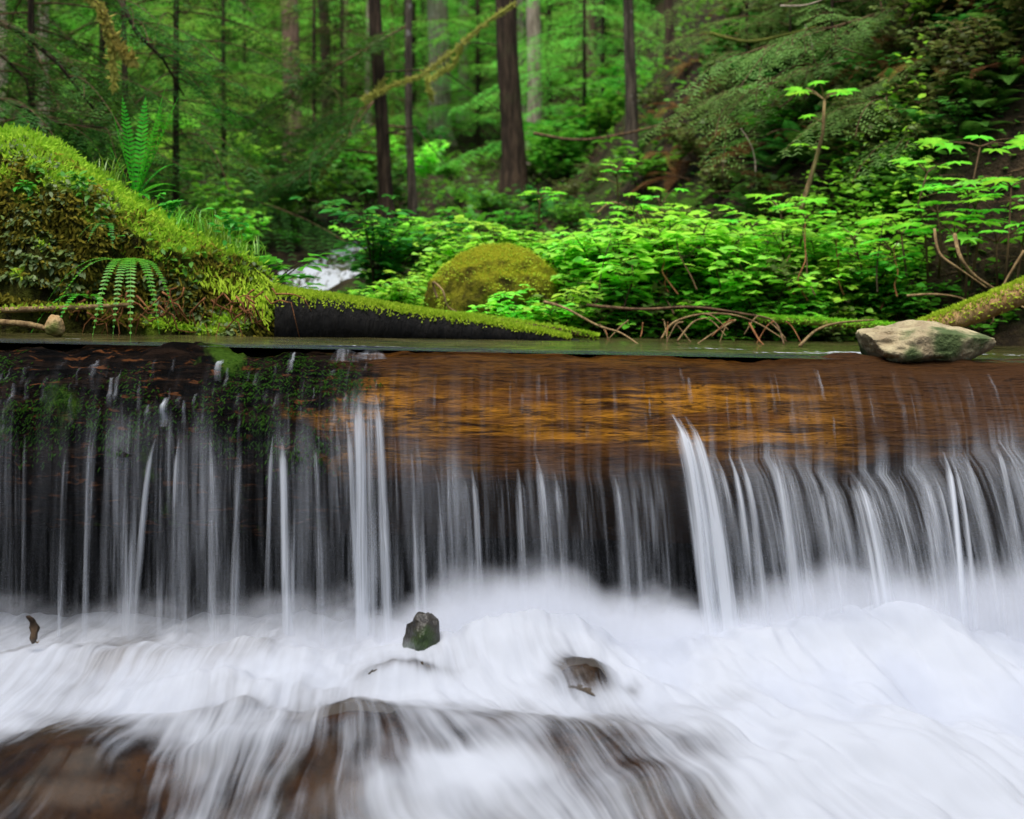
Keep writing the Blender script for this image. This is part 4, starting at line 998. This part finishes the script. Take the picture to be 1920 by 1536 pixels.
# ------------------------------------------------------------------ undergrowth on the forest floor and bank
def clear(px, Y):
    X = (px-960)*Y/F
    if 6.3 < Y < 12.6 and abs(X-stream_cx(Y)) < .5: return False
    if 455 < px < 700 and Y < 9.0: return False
    return True
cnt = 0
for i in range(130):        # valley floor, left and middle
    px = r_.uniform(-60, 1120); Y = 7.4+17*r_.random()**1.5
    if px < 480 and Y < 6.6: continue
    if not clear(px, Y): continue
    X = (px-960)*Y/F; z = ground(X, Y); u = r_.random(); s_ = r_.uniform(.75, 1.25)*(1+.03*(Y-8))
    if 600 < px < 720 and 9.6 < Y < 12.5: s_ *= .6
    if px > 780: s_ *= .55 if Y < 14 else .75
    if px > 780 and .38 <= u < .6: u = .7 if i % 2 else .2
    side = 'at the left' if px < 480 else 'by the trunks'
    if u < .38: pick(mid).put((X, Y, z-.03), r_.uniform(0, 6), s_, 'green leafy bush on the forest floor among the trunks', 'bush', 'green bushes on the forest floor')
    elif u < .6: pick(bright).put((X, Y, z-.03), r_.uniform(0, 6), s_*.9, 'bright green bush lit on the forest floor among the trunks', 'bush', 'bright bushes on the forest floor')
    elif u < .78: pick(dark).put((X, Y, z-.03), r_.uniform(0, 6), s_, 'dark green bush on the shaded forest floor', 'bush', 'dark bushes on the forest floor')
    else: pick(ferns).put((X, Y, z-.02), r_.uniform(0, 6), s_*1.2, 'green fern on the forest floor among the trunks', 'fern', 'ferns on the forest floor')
for i in range(150):        # the steep bank at the right
    px = r_.uniform(1000, 1990); Y = r_.uniform(7.6, 13)
    X = (px-960)*Y/F; z = ground(X, Y); sx_, sy_ = proj(X, Y, z)
    if sy_ < -120: continue
    u = r_.random(); s_ = r_.uniform(.6, 1.1)
    if px < 1200: s_ *= .65
    if px < 1350 and r_.random() < .3: continue
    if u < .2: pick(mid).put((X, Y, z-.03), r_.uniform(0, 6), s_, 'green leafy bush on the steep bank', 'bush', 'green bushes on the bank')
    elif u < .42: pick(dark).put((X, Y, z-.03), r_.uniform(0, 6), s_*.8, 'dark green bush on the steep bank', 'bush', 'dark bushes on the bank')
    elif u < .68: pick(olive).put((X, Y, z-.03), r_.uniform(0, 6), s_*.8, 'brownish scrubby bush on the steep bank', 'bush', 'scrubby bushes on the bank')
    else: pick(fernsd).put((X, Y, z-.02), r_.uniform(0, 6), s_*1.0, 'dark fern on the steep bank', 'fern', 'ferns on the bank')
for i in range(90):        # steepest part of the bank, far right
    px = r_.uniform(1400, 1990); X, Y = 0, 7.1
    want = r_.uniform(-40, 420)
    for k in range(60):
        Y = 7.1+.06*k; X = (px-960)*Y/F
        if proj(X, Y, ground(X, Y))[1] < want: break
    z = ground(X, Y); u = r_.random(); s_ = r_.uniform(.5, .9)
    if u < .35: pick(olive).put((X, Y, z-.05), r_.uniform(0, 6), s_, 'brownish scrubby bush on the steep bank', 'bush', 'scrubby bushes on the bank')
    elif u < .75: pick(fernsd).put((X, Y, z-.04), r_.uniform(0, 6), s_, 'dark fern on the steep bank', 'fern', 'ferns on the bank')
    else: pick(dark).put((X, Y, z-.05), r_.uniform(0, 6), s_*.8, 'dark green bush on the steep bank', 'bush', 'dark bushes on the bank')
for i in range(26):         # light green slope behind the dark trunk
    px = r_.uniform(1030, 1190); Y = r_.uniform(13.5, 18); X = (px-960)*Y/F; z = ground(X, Y)
    pick(mid if r_.random() < .85 else bright).put((X, Y, z-.03), r_.uniform(0, 6), r_.uniform(.9, 1.4), 'light green bush on the slope right of the dark trunk', 'bush', 'light green bushes on the slope')

for px, row, Y in ((505, 520, 7.0), (575, 562, 7.1), (720, 520, 7.6), (720, 490, 8.2), (560, 448, 10.4), (480, 455, 7.6)):
    bush_to_row(mid if r_.random() < .7 else fernsd, px, row, Y, 'low plant on the bank of the small cascade', 'low plants beside the cascade', 'plant')
for i in range(36):        # withered ferns on the earth of the bank
    px = r_.uniform(1150, 1980); want = r_.uniform(-30, 360); Y = 7.1
    for k in range(90):
        Y = 7.1+.06*k; X = (px-960)*Y/F
        if proj(X, Y, ground(X, Y))[1] < want: break
    pick(fernsb).put((X, Y, ground(X, Y)-.02), r_.uniform(0, 6), r_.uniform(.6, 1.0), 'withered brown fern on the earth of the steep bank', 'fern', 'withered ferns on the bank')
# small ground plants and litter nobody could count
mb = MB()
for i in range(15000):
    Y = 6.35+18*r_.random()**2; px = r_.uniform(-80, 2000); X = (px-960)*Y/F
    if 6.3 < Y < 12.6 and abs(X-stream_cx(Y)) < .5: continue
    z = ground(X, Y); a = r_.uniform(0, 6.28); L = r_.uniform(.03, .075)*(1+.04*(Y-6))
    if z < 0: continue
    mb.leaf(Vector((X, Y, z+r_.uniform(0, .09))), Vector((math.cos(a), math.sin(a), r_.uniform(-.3, .4))), (UP+rvec(r_, .35)).normalized(), L, L*.6)
tag(mb.build('ground_cover', M['leaf_mid']), 'small green leaves carpeting the forest floor', 'ground cover', kind='stuff')
mb = MB()
for i in range(9000):
    Y = r_.uniform(6.45, 7.6); px = r_.uniform(780, 1740); X = (px-960)*Y/F; z = ground(X, Y); a = r_.uniform(0, 6.28); L = r_.uniform(.03, .07)
    if (X-BOULDER.x)**2+(Y-BOULDER.y)**2 < .2: continue
    mb.leaf(Vector((X, Y, z+r_.uniform(0, 1)**1.4*.38)), Vector((math.cos(a), math.sin(a), r_.uniform(-.3, .3))), (UP+rvec(r_, .3)).normalized(), L, L*.62)
tag(mb.build('ground_cover', M['leaf_bright']), 'small bright leaves filling the thicket between the bushes', 'ground cover', kind='stuff')
mb = MB()
for i in range(5000):
    Y = 6.4+9*r_.random()**1.5; px = r_.uniform(900, 2000); X = (px-960)*Y/F; z = ground(X, Y); a = r_.uniform(0, 6.28); L = r_.uniform(.04, .16)
    if z < 0: continue
    d = Vector((math.cos(a), math.sin(a), r_.uniform(-.4, .4))).normalized(); p = Vector((X, Y, z+.02)); mb.tube([p, p+d*L], [.003, .002], 3, False)
tag(mb.build('litter', M['twig']), 'fallen brown twigs and litter scattered on the bank', 'litter', kind='stuff')
# ------------------------------------------------------------------ conifers
def bough(lf, wd, o, az, L, rise, sag, r, nl=.036, nw=.009, dens=1.0, rad=.010):
    d = Vector((math.cos(az), math.sin(az), 0)); n = 9; pts = []
    cv = r.uniform(-.25, .25); sd0 = Vector((-math.sin(az), math.cos(az), 0))
    for k in range(n+1):
        t_ = k/n; pts.append(o+d*(L*t_)+sd0*(cv*L*t_*t_)+UP*(L*(rise*t_-sag*t_*t_)))
    wd.tube(pts, [max(.0025, rad*(1-.85*k/n)) for k in range(n+1)], 4, False)
    nt_ = max(4, int(L*16*dens))
    for i in range(nt_):
        t_ = .16+.84*(i+r.random())/nt_; k = min(n-1, int(t_*n)); p = pts[k].lerp(pts[k+1], t_*n-k); ax = (pts[k+1]-pts[k]).normalized()
        for s_ in (-1, 1):
            tl = L*.36*(1-t_)**.8+.07*L*.5+.04; tl *= r.uniform(.6, 1.15)
            sd = ax.cross(UP).normalized()*s_; td = (sd*.85+ax*.75+UP*r.uniform(-.35, .05)).normalized()
            m = max(3, int(tl/nl*1.7*dens))
            for q in range(m):
                u = (q+.6)/m; c = p+td*(tl*u)+UP*(-.22*tl*u*u)
                for s2 in (-1, 1):
                    nd_ = (td*.55+td.cross(UP).normalized()*s2*.8+UP*r.uniform(-.3, .15)).normalized()
                    lf.quad(c, nd_, td, nl*r.uniform(.7, 1.2), nw)
def sapling(seed, H, L0, nb, z0=.3, rise=.12, sag=.32, **kw):
    r = random.Random(seed); lf, wd, tr = MB(), MB(), MB()
    tr.tube([(0, 0, -.2), (.01, 0, H*.4), (0, .01, H)], [.005*H+.006, .0035*H+.004, .003], 7)
    for i in range(nb):
        z = lerp(z0, H, (i+r.random()*.5)/nb); L = L0*(1-.88*z/H)*r.uniform(.75, 1.15)+.08
        bough(lf, wd, Vector((0, 0, z)), i*2.4+r.uniform(-.4, .4), L, rise*r.uniform(.3, 1.6), sag*r.uniform(.7, 1.3), r, **kw)
    return lf, wd, tr
def conifer(name, parts, nm, bm='bark_dark'):
    root = bpy.data.objects.new(name, None); col.objects.link(root)
    parts[2].build('trunk', M[bm], root); b_ = parts[1].build('branch', M['twig'], root); parts[0].build('foliage', M[nm], b_); return root
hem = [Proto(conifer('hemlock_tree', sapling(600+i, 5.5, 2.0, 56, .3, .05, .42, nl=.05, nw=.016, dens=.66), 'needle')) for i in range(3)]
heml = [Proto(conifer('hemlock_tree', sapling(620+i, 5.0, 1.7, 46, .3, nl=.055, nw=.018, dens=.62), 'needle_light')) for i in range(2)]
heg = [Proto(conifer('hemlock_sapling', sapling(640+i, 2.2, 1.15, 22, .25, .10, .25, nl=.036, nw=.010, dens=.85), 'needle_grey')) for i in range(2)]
def tput(pr_, px, Y, s_, lab, cat='tree', grp=None, dz=0.0):
    X = (px-960)*Y/F; return pick(pr_).put((X, Y, ground(X, Y)-.1+dz), r_.uniform(0, 6.28), s_, lab, cat, grp)
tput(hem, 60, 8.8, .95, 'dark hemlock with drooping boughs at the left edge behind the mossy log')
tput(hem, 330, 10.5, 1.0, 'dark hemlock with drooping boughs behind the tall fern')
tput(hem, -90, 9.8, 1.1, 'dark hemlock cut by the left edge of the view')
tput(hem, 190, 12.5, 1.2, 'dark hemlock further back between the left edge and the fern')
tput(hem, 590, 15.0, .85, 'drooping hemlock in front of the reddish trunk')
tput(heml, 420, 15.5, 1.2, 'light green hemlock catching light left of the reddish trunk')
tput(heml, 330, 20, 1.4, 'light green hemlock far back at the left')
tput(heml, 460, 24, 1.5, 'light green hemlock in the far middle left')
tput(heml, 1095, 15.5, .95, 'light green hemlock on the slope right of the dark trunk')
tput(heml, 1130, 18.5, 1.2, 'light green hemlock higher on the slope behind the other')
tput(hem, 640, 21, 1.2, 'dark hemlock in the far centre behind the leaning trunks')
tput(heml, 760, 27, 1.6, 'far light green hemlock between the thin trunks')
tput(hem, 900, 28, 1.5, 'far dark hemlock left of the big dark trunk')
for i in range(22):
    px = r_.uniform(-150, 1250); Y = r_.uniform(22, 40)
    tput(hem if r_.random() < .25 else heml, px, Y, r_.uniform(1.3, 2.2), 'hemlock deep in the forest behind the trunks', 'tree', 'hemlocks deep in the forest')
for px, Y, s_ in ((1560, 8.6, .9), (1700, 8.3, .95), (1820, 8.2, 1.0), (1640, 9.2, 1.1), (1480, 9.3, .9), (1900, 8.8, 1.2), (1760, 9.0, 1.0), (1400, 10.2, 1.0)):
    tput(heg, px, Y, s_, 'grey green hemlock sapling on the steep right bank', 'tree', 'hemlock saplings on the right bank')

# trunks: column at the foot, column at the top edge, width, row of the foot, distance, bark, label
crown_lf, crown_wd = MB(), MB(); rc = random.Random(9)
for i in range(26):
    z = lerp(7.0, 19, i/26); bough(crown_lf, crown_wd, Vector((0, 0, z)), i*2.4, lerp(3.0, .7, i/26), .05, .3, rc, nl=.16, nw=.06, dens=.42, rad=.03)
CROWN = None
def tall_tree(px0, px1, w, row, Y, bk, label, group=None, limbs=0, crown=True, stub=True):
    global CROWN
    X = (px0-960)*Y/F; z = ground(X, Y); X1 = (px1-960)*Y/F; zt = CZ+HY*Y/F
    root = empty('conifer_tree', (X, Y, z), label, 'tree', group)
    rad = w*Y/F*.5; Hh = 19.0; mb = MB(); pts, rr = [], []
    sl = (X1-X)/max(.5, zt-z); ph = rnd.uniform(0, 9)
    for k in range(46):
        h = -.3+ (Hh+.3)*(k/45)**1.5
        fl = 1+.55*math.exp(-max(0, h)/.22); pts.append((sl*h+.03*math.sin(h*1.1+ph)*min(1, h), .02*math.sin(h*.9+ph), h)); rr.append(rad*fl*(1-.9*max(0, h)/Hh))
    mb.tube(pts, rr, 14, True, .10, ph); mb.build('trunk', M[bk], root)
    r = random.Random(int(px0))
    for i in range(limbs):
        wd = MB()
        h = r.uniform(.6, 5.5); a = r.uniform(0, 6.28); L = r.uniform(.3, 1.3)*(.6+.4*r.random()); p = Vector((sl*h, 0, h)); d = Vector((math.cos(a), math.sin(a)*.6, 0))
        wd.tube([p, p+d*L*.5+UP*L*.05, p+d*L-UP*L*r.uniform(.0, .35)], [.012, .008, .003], 5, False)
        wd.build('dead_limb', M['stem' if r.random() < .6 else 'twig'], root)
    if crown and Y > 36:
        if CROWN is None: CROWN = crown_lf.build('crown', M['needle'], root)
        else: c_ = CROWN.copy(); col.objects.link(c_); c_.parent = root; c_.rotation_euler = (0, 0, r.uniform(0, 6))
    return root
tall_tree(547, 545, 38, 350, 20, 'bark_brown', 'straight reddish brown trunk at the centre left', limbs=8)
tall_tree(612, 606, 24, 290, 22, 'bark_dark', 'dark thin trunk just right of the reddish one', limbs=6)
tall_tree(724, 708, 27, 395, 11.6, 'bark_dark', 'slim dark trunk leaning slightly above the cascade', limbs=9)
tall_tree(776, 762, 15, 405, 12.3, 'bark_grey', 'very thin dark trunk with pale lichen beside the slim leaning one', limbs=7)
tall_tree(692, 693, 11, 165, 26, 'bark_pale', 'thin pale trunk far behind left of the slim leaning one', limbs=3)
tall_tree(735, 734, 9, 165, 27, 'bark_moss', 'thin yellowish trunk far behind right of the slim leaning one', limbs=3)
tall_tree(824, 820, 44, 200, 24, 'bark_pale', 'broad pale trunk in the far centre', limbs=4)
tall_tree(868, 872, 19, 110, 28, 'bark_pale', 'narrow pinkish pale trunk right of the broad pale one', limbs=3)
tall_tree(964, 953, 44, 330, 14, 'bark_dark', 'thick dark trunk at the centre standing on the slope', limbs=4)
tall_tree(1000, 998, 30, 190, 18.5, 'bark_pale', 'pale grey brown trunk just behind the thick dark one', limbs=3)
tall_tree(1184, 1182, 22, 160, 11.5, 'bark_grey', 'dark grey trunk with lichen on the right slope', limbs=5)
tall_tree(1258, 1256, 16, 50, 14, 'bark_dark', 'dark trunk high on the right slope near the top edge', limbs=3)
tall_tree(1110, 1106, 22, 30, 24, 'bark_brown', 'brown trunk far up the slope between dark and grey trunks', limbs=2)
tall_tree(88, 86, 22, 260, 17, 'bark_pale', 'faint pale trunk behind the boughs at the left', limbs=3)
tall_tree(240, 240, 11, 260, 9.5, 'bark_dark', 'thin dark trunk behind the fern', limbs=8, crown=False)
tall_tree(1442, 1450, 16, 100, 11, 'bark_brown', 'thin brown trunk at the top of the right bank', limbs=3)
for i in range(18):
    px = r_.uniform(-100, 1150); Y = r_.uniform(26, 44)
    tall_tree(px, px+r_.uniform(-6, 6), r_.uniform(10, 22), 200, Y, r_.choice(('bark_brown', 'bark_dark', 'bark_pale', 'bark_grey')), 'distant trunk deep in the forest', 'distant trunks deep in the forest', limbs=3)
# big unseen trees behind and beside the viewer, added to cut low sky light
for X, Y, s_ in ((-9, -1, 1), (-7.5, -5.5, 1.1), (-4.5, -8, 1), (-1.5, -9.5, 1.1), (1.8, -8.5, 1), (5, -7.5, 1.1), (8, -4, 1), (9.5, 0, 1.1), (-9.5, 4, 1.1), (10, 4.5, 1), (-11, 8.5, 1.1), (-3, -13, 1.3), (3.5, -13, 1.3), (-8.5, -11, 1.2), (9, -10, 1.2)):
    root = empty('conifer_tree', (X, Y, ground(X, Y)-.1), 'tall unseen conifer closing in the clearing behind the viewer, added to cut low sky light', 'tree', 'conifers behind the viewer', rnd.uniform(0, 6), s_)
    mb = MB(); mb.tube([(0, 0, 0), (.02, 0, 5), (0, 0, 15)], [.26, .19, .03], 10); mb.build('trunk', M['bark_dark'], root)
    c_ = crown_lf.build('crown', M['needle'], root) if CROWN is None else CROWN.copy()
    if CROWN is None: CROWN = c_
    else: col.objects.link(c_); c_.parent = root
    c_.location = (0, 0, -5.6)

# overhanging bough of the near hemlock with hanging yellow moss
def bough_thing(name, label, cols, Y, mat_w, rad, needle=None, moss=0, seed=1, mosscols=None, nl=.04, nw=.011, cat='bough', msz=(.02, .07)):
    r = random.Random(seed); P = shp([(x, y, d) for x, y, d in cols], Y); base = P[0]; root = empty(name, base, label, cat)
    pts = [p-base for p in P]; wd = MB(); n_ = len(pts); wd.tube(pts, [rad*lerp(1, .3, i/(n_-1)) for i in range(n_)], 7); wd.build('branch', M[mat_w], root)
    if needle:
        lf, w2 = MB(), MB()
        for i in range(n_-1):
            L = (pts[i+1]-pts[i]).length
            for q in range(max(1, int(L*18))):
                p = pts[i].lerp(pts[i+1], r.random()); ax = (pts[i+1]-pts[i]).normalized(); az = math.atan2(ax.y, ax.x)+r.choice((-1, 1))*r.uniform(.3, 1.1)
                bough(lf, w2, p, az, r.uniform(.25, .75), r.uniform(-.25, .1), r.uniform(.2, .6), r, nl, nw, 1.0, .005)
        br_ = w2.build('twig', M['twig'], root); lf.build('foliage', M[needle], br_)
    if moss:
        ms = MB()
        for i in range(moss):
            k = r.randrange(n_-1); p = pts[k].lerp(pts[k+1], r.random())+Vector((r.gauss(0, rad*.6), r.gauss(0, rad*.6), r.gauss(0, rad*.5)))
            d = Vector((r.gauss(0, .35), r.gauss(0, .35), -1 if r.random() < .6 else r.gauss(0, .6))).normalized(); ms.quad(p, d, d.orthogonal(), r.uniform(*msz), msz[1]*.16)
        ms.build('moss', M['moss_hang'], root)
    return root
B = bough_thing
B('hemlock_bough', 'dark drooping bough reaching in from the top left corner', [(-60, 20, 0), (40, 60, 0), (110, 120, 0), (180, 210, 0)], 7.6, 'bark_dark', .022, 'needle', seed=2)
B('hemlock_bough', 'lower dark bough slanting down at the left edge', [(-60, 60, 0), (10, 110, 0), (50, 150, 0), (60, 200, 0)], 7.9, 'bark_dark', .015, 'needle', seed=3)
B('hemlock_bough', 'dark bough drooping right of the hanging yellow moss', [(215, -20, 0), (255, 60, 0), (305, 110, 0), (345, 180, 0)], 7.8, 'bark_dark', .018, 'needle', seed=4)
B('hemlock_bough', 'long low dark bough above the mossy log at the left', [(-60, 165, 0), (40, 200, 0), (110, 232, 0), (200, 240, 0)], 7.5, 'bark_dark', .014, 'needle', seed=5)
B('mossy_bough', 'branch draped in hanging yellow moss at the top left', [(150, -30, 0), (185, 10, 0), (205, 60, 0), (212, 110, 0), (214, 165, 0)], 7.3, 'twig', .010, None, 700, 6, msz=(.02, .06))
B('mossy_bough', 'short yellow mossy branch beside the hanging moss at the top left', [(195, 20, 0), (215, 75, 0), (238, 105, 0), (252, 112, 0)], 7.3, 'twig', .008, None, 420, 7)
B('mossy_bough', 'long yellow mossy branch slanting across the centre trunks', [(965, 5, .6), (900, 50, .4), (850, 95, .3), (790, 140, .1), (740, 158, 0), (680, 185, 0)], 10.6, 'bark_moss', .011, None, 1000, 8, msz=(.015, .05))
B('mossy_bough', 'yellow mossy side branch hanging below the long one at the centre', [(870, 75, .3), (850, 120, .3), (800, 150, .2), (812, 185, .2)], 10.7, 'bark_moss', .008, None, 500, 18, msz=(.02, .06))
B('mossy_bough', 'faint mossy branch crossing the trunks left of the long yellow one', [(720, 150, .3), (680, 205, .3), (640, 270, .2), (600, 330, .2)], 11.2, 'bark_moss', .009, 'needle', 500, 19, msz=(.02, .06))
B('hemlock_bough', 'dark drooping bough hanging before the reddish trunk', [(760, 50, .3), (690, 90, .2), (620, 130, 0), (560, 160, 0), (520, 220, 0)], 11.0, 'twig', .012, 'needle', seed=9, nl=.05, nw=.014)
B('hemlock_bough', 'dark bough falling towards the cascade left of the leaning trunk', [(700, 190, .2), (650, 260, .1), (600, 300, 0), (540, 350, 0)], 10.6, 'twig', .011, 'needle', seed=10, nl=.05, nw=.014)
B('hemlock_bough', 'grey green bough spreading over the upper right bank', [(1700, 10, 0), (1600, 40, 0), (1500, 70, -.1), (1400, 100, -.2)], 7.9, 'twig', .012, 'needle_grey', seed=11)
B('hemlock_bough', 'grey green bough hanging in the middle of the right bank', [(1930, 40, 0), (1830, 90, 0), (1730, 130, -.1), (1640, 200, -.2)], 7.7, 'twig', .012, 'needle_grey', seed=12)
B('hemlock_bough', 'lower grey green bough on the right bank above the lobed leaves', [(1950, 190, 0), (1860, 210, 0), (1760, 220, -.1), (1690, 260, -.2)], 7.6, 'twig', .010, 'needle_grey', seed=13)
B('hemlock_bough', 'green bough on the bank left of the tall lone stem', [(1600, 110, 0), (1530, 130, 0), (1440, 160, -.1), (1370, 200, -.2)], 8.2, 'twig', .012, 'needle_grey', seed=14)

# far wooded valley side: a mass of foliage
mb = MB()
for i in range(26000):
    Y = r_.uniform(32, 75); X = r_.uniform(-.62, .75)*Y; z = ground(X, Y)+r_.uniform(0, 1)**1.5*9
    a = r_.uniform(0, 6.28); L = r_.uniform(.5, 1.1)
    mb.leaf(Vector((X, Y, z)), Vector((math.cos(a), math.sin(a), r_.uniform(-.6, .1))), (UP+rvec(r_, .5)).normalized(), L, L*.45)
tag(mb.build('far_forest', M['needle_light']), 'mass of green forest filling the valley behind the trunks', 'forest', kind='stuff')

for p_ in PROTOS:           # a plant kind that found no place is not left lying about
    if not p_.used:
        for ch in list(p_.root.children_recursive)+[p_.root]: bpy.data.objects.remove(ch)
SPRAY_D = 10.0
# ------------------------------------------------------------------ spray at the foot of the falls
t = NT('spray'); p = t.pos(); sx = t.n('SeparateXYZ', {0: p}); X_, Y_, Z_ = sx.outputs
top = t.n('FloatCurve', {1: t.math('ADD', t.math('MULTIPLY', X_, .25), .5)})
cm = top.mapping.curves[0]
for i, (x, v) in enumerate(((0, .06), (.12, .08), (.36, .12), (.43, .40), (.47, .70), (.53, .74), (.58, .50), (.64, .46), (.72, .68), (.85, .75), (1.0, .8))):
    if i == 0: cm.points[0].location = (x, v)
    elif x == 1.0: cm.points[-1].location = (x, v)
    else: cm.points.new(x, v)
top.mapping.update()
nz_ = t.noise(p, 6.0, 2, .5)
zt = t.math('ADD', t.math('MULTIPLY', top.outputs[0], .36), t.math('ADD', -.86, t.math('MULTIPLY', t.math('SUBTRACT', nz_, .5), .22)))
dz = t.math('SUBTRACT', Z_, zt)
den = t.step(dz, .03, -.16, 0, 1)
den = t.math('MULTIPLY', den, t.math('MULTIPLY', t.step(Y_, 3.98, 3.8), t.step(Y_, 3.5, 3.72)))
hs = t.math('ADD', -.925, t.math('MULTIPLY', t.math('SUBTRACT', Y_, 2.9), .15))
n2_ = t.noise(t.map(p, (2.2, 1.2, 3)), 2.6, 3, .55)
hz = t.math('SUBTRACT', t.math('SUBTRACT', Z_, hs), t.math('MULTIPLY', t.math('SUBTRACT', n2_, .38), .30))
low_ = t.math('MULTIPLY', t.step(hz, .05, -.02), t.math('MULTIPLY', t.step(Y_, 2.85, 3.25), t.math('MULTIPLY', t.step(Y_, 3.98, 3.85), t.step(X_, -1.6, .9, .25, 1))))
den = t.math('ADD', den, t.math('MULTIPLY', low_, .55))
v = t.n('VolumePrincipled', {'Color': (.90, .93, 1, 1), 'Density': t.math('MULTIPLY', den, SPRAY_D), 'Anisotropy': .1})
t.t.links.new(v.outputs[0], t.out.inputs['Volume']); M['spray'] = t.m
mb = MB(); x0, x1, y0, y1, z0, z1 = -2.3, 2.3, 2.8, 3.99, -1.0, -.47
mb.add([(x0, y0, z0), (x1, y0, z0), (x1, y1, z0), (x0, y1, z0), (x0, y0, z1), (x1, y0, z1), (x1, y1, z1), (x0, y1, z1)], [(0, 3, 2, 1), (4, 5, 6, 7), (0, 1, 5, 4), (1, 2, 6, 5), (2, 3, 7, 6), (3, 0, 4, 7)])
spray = tag(mb.build('spray', M['spray'], None, False), 'soft white spray rising where the falls hit the stream', 'spray', kind='stuff')

# ------------------------------------------------------------------ light
w = bpy.data.worlds.new('World'); scene.world = w; w.use_nodes = True; nt_ = w.node_tree
bg = nt_.nodes['Background']; sky = nt_.nodes.new('ShaderNodeTexSky'); sky.sky_type = 'NISHITA'; sky.sun_disc = False
EL, AZ = R(72), R(205)
sky.sun_elevation = EL; sky.sun_rotation = AZ; sky.altitude = 300; sky.dust_density = 2.0
nt_.links.new(sky.outputs[0], bg.inputs[0]); bg.inputs[1].default_value = .15
sun = bpy.data.lights.new('sun', 'SUN'); sun.energy = 3.0; sun.angle = R(50); sun.color = (1, .95, .86)
so = bpy.data.objects.new('sun', sun); col.objects.link(so)
dirv = Vector((math.sin(AZ)*math.cos(EL), math.cos(AZ)*math.cos(EL), math.sin(EL)))
so.rotation_euler = (-dirv).to_track_quat('-Z', 'Y').to_euler(); so.location = dirv*30

# ------------------------------------------------------------------ camera
cam = bpy.data.cameras.new('camera'); co_ = bpy.data.objects.new('camera', cam); col.objects.link(co_)
co_.location = (0, 0, CZ); co_.rotation_euler = (R(90), 0, 0)
cam.sensor_width = 36; cam.lens = F/1920*36; cam.shift_y = -(768-HY)/1920; cam.clip_end = 500; cam.clip_start = .05
cam.dof.use_dof = True; cam.dof.focus_distance = 4.3; cam.dof.aperture_fstop = 2.6
scene.camera = co_
scene.view_settings.view_transform = 'Standard'; scene.view_settings.look = 'None'; scene.view_settings.exposure = .75; scene.view_settings.gamma = 1
cy = scene.cycles
cy.max_bounces = 6; cy.diffuse_bounces = 3; cy.glossy_bounces = 3; cy.transmission_bounces = 4; cy.transparent_max_bounces = 24; cy.volume_bounces = 2
cy.use_denoising = True; cy.caustics_reflective = False; cy.caustics_refractive = False
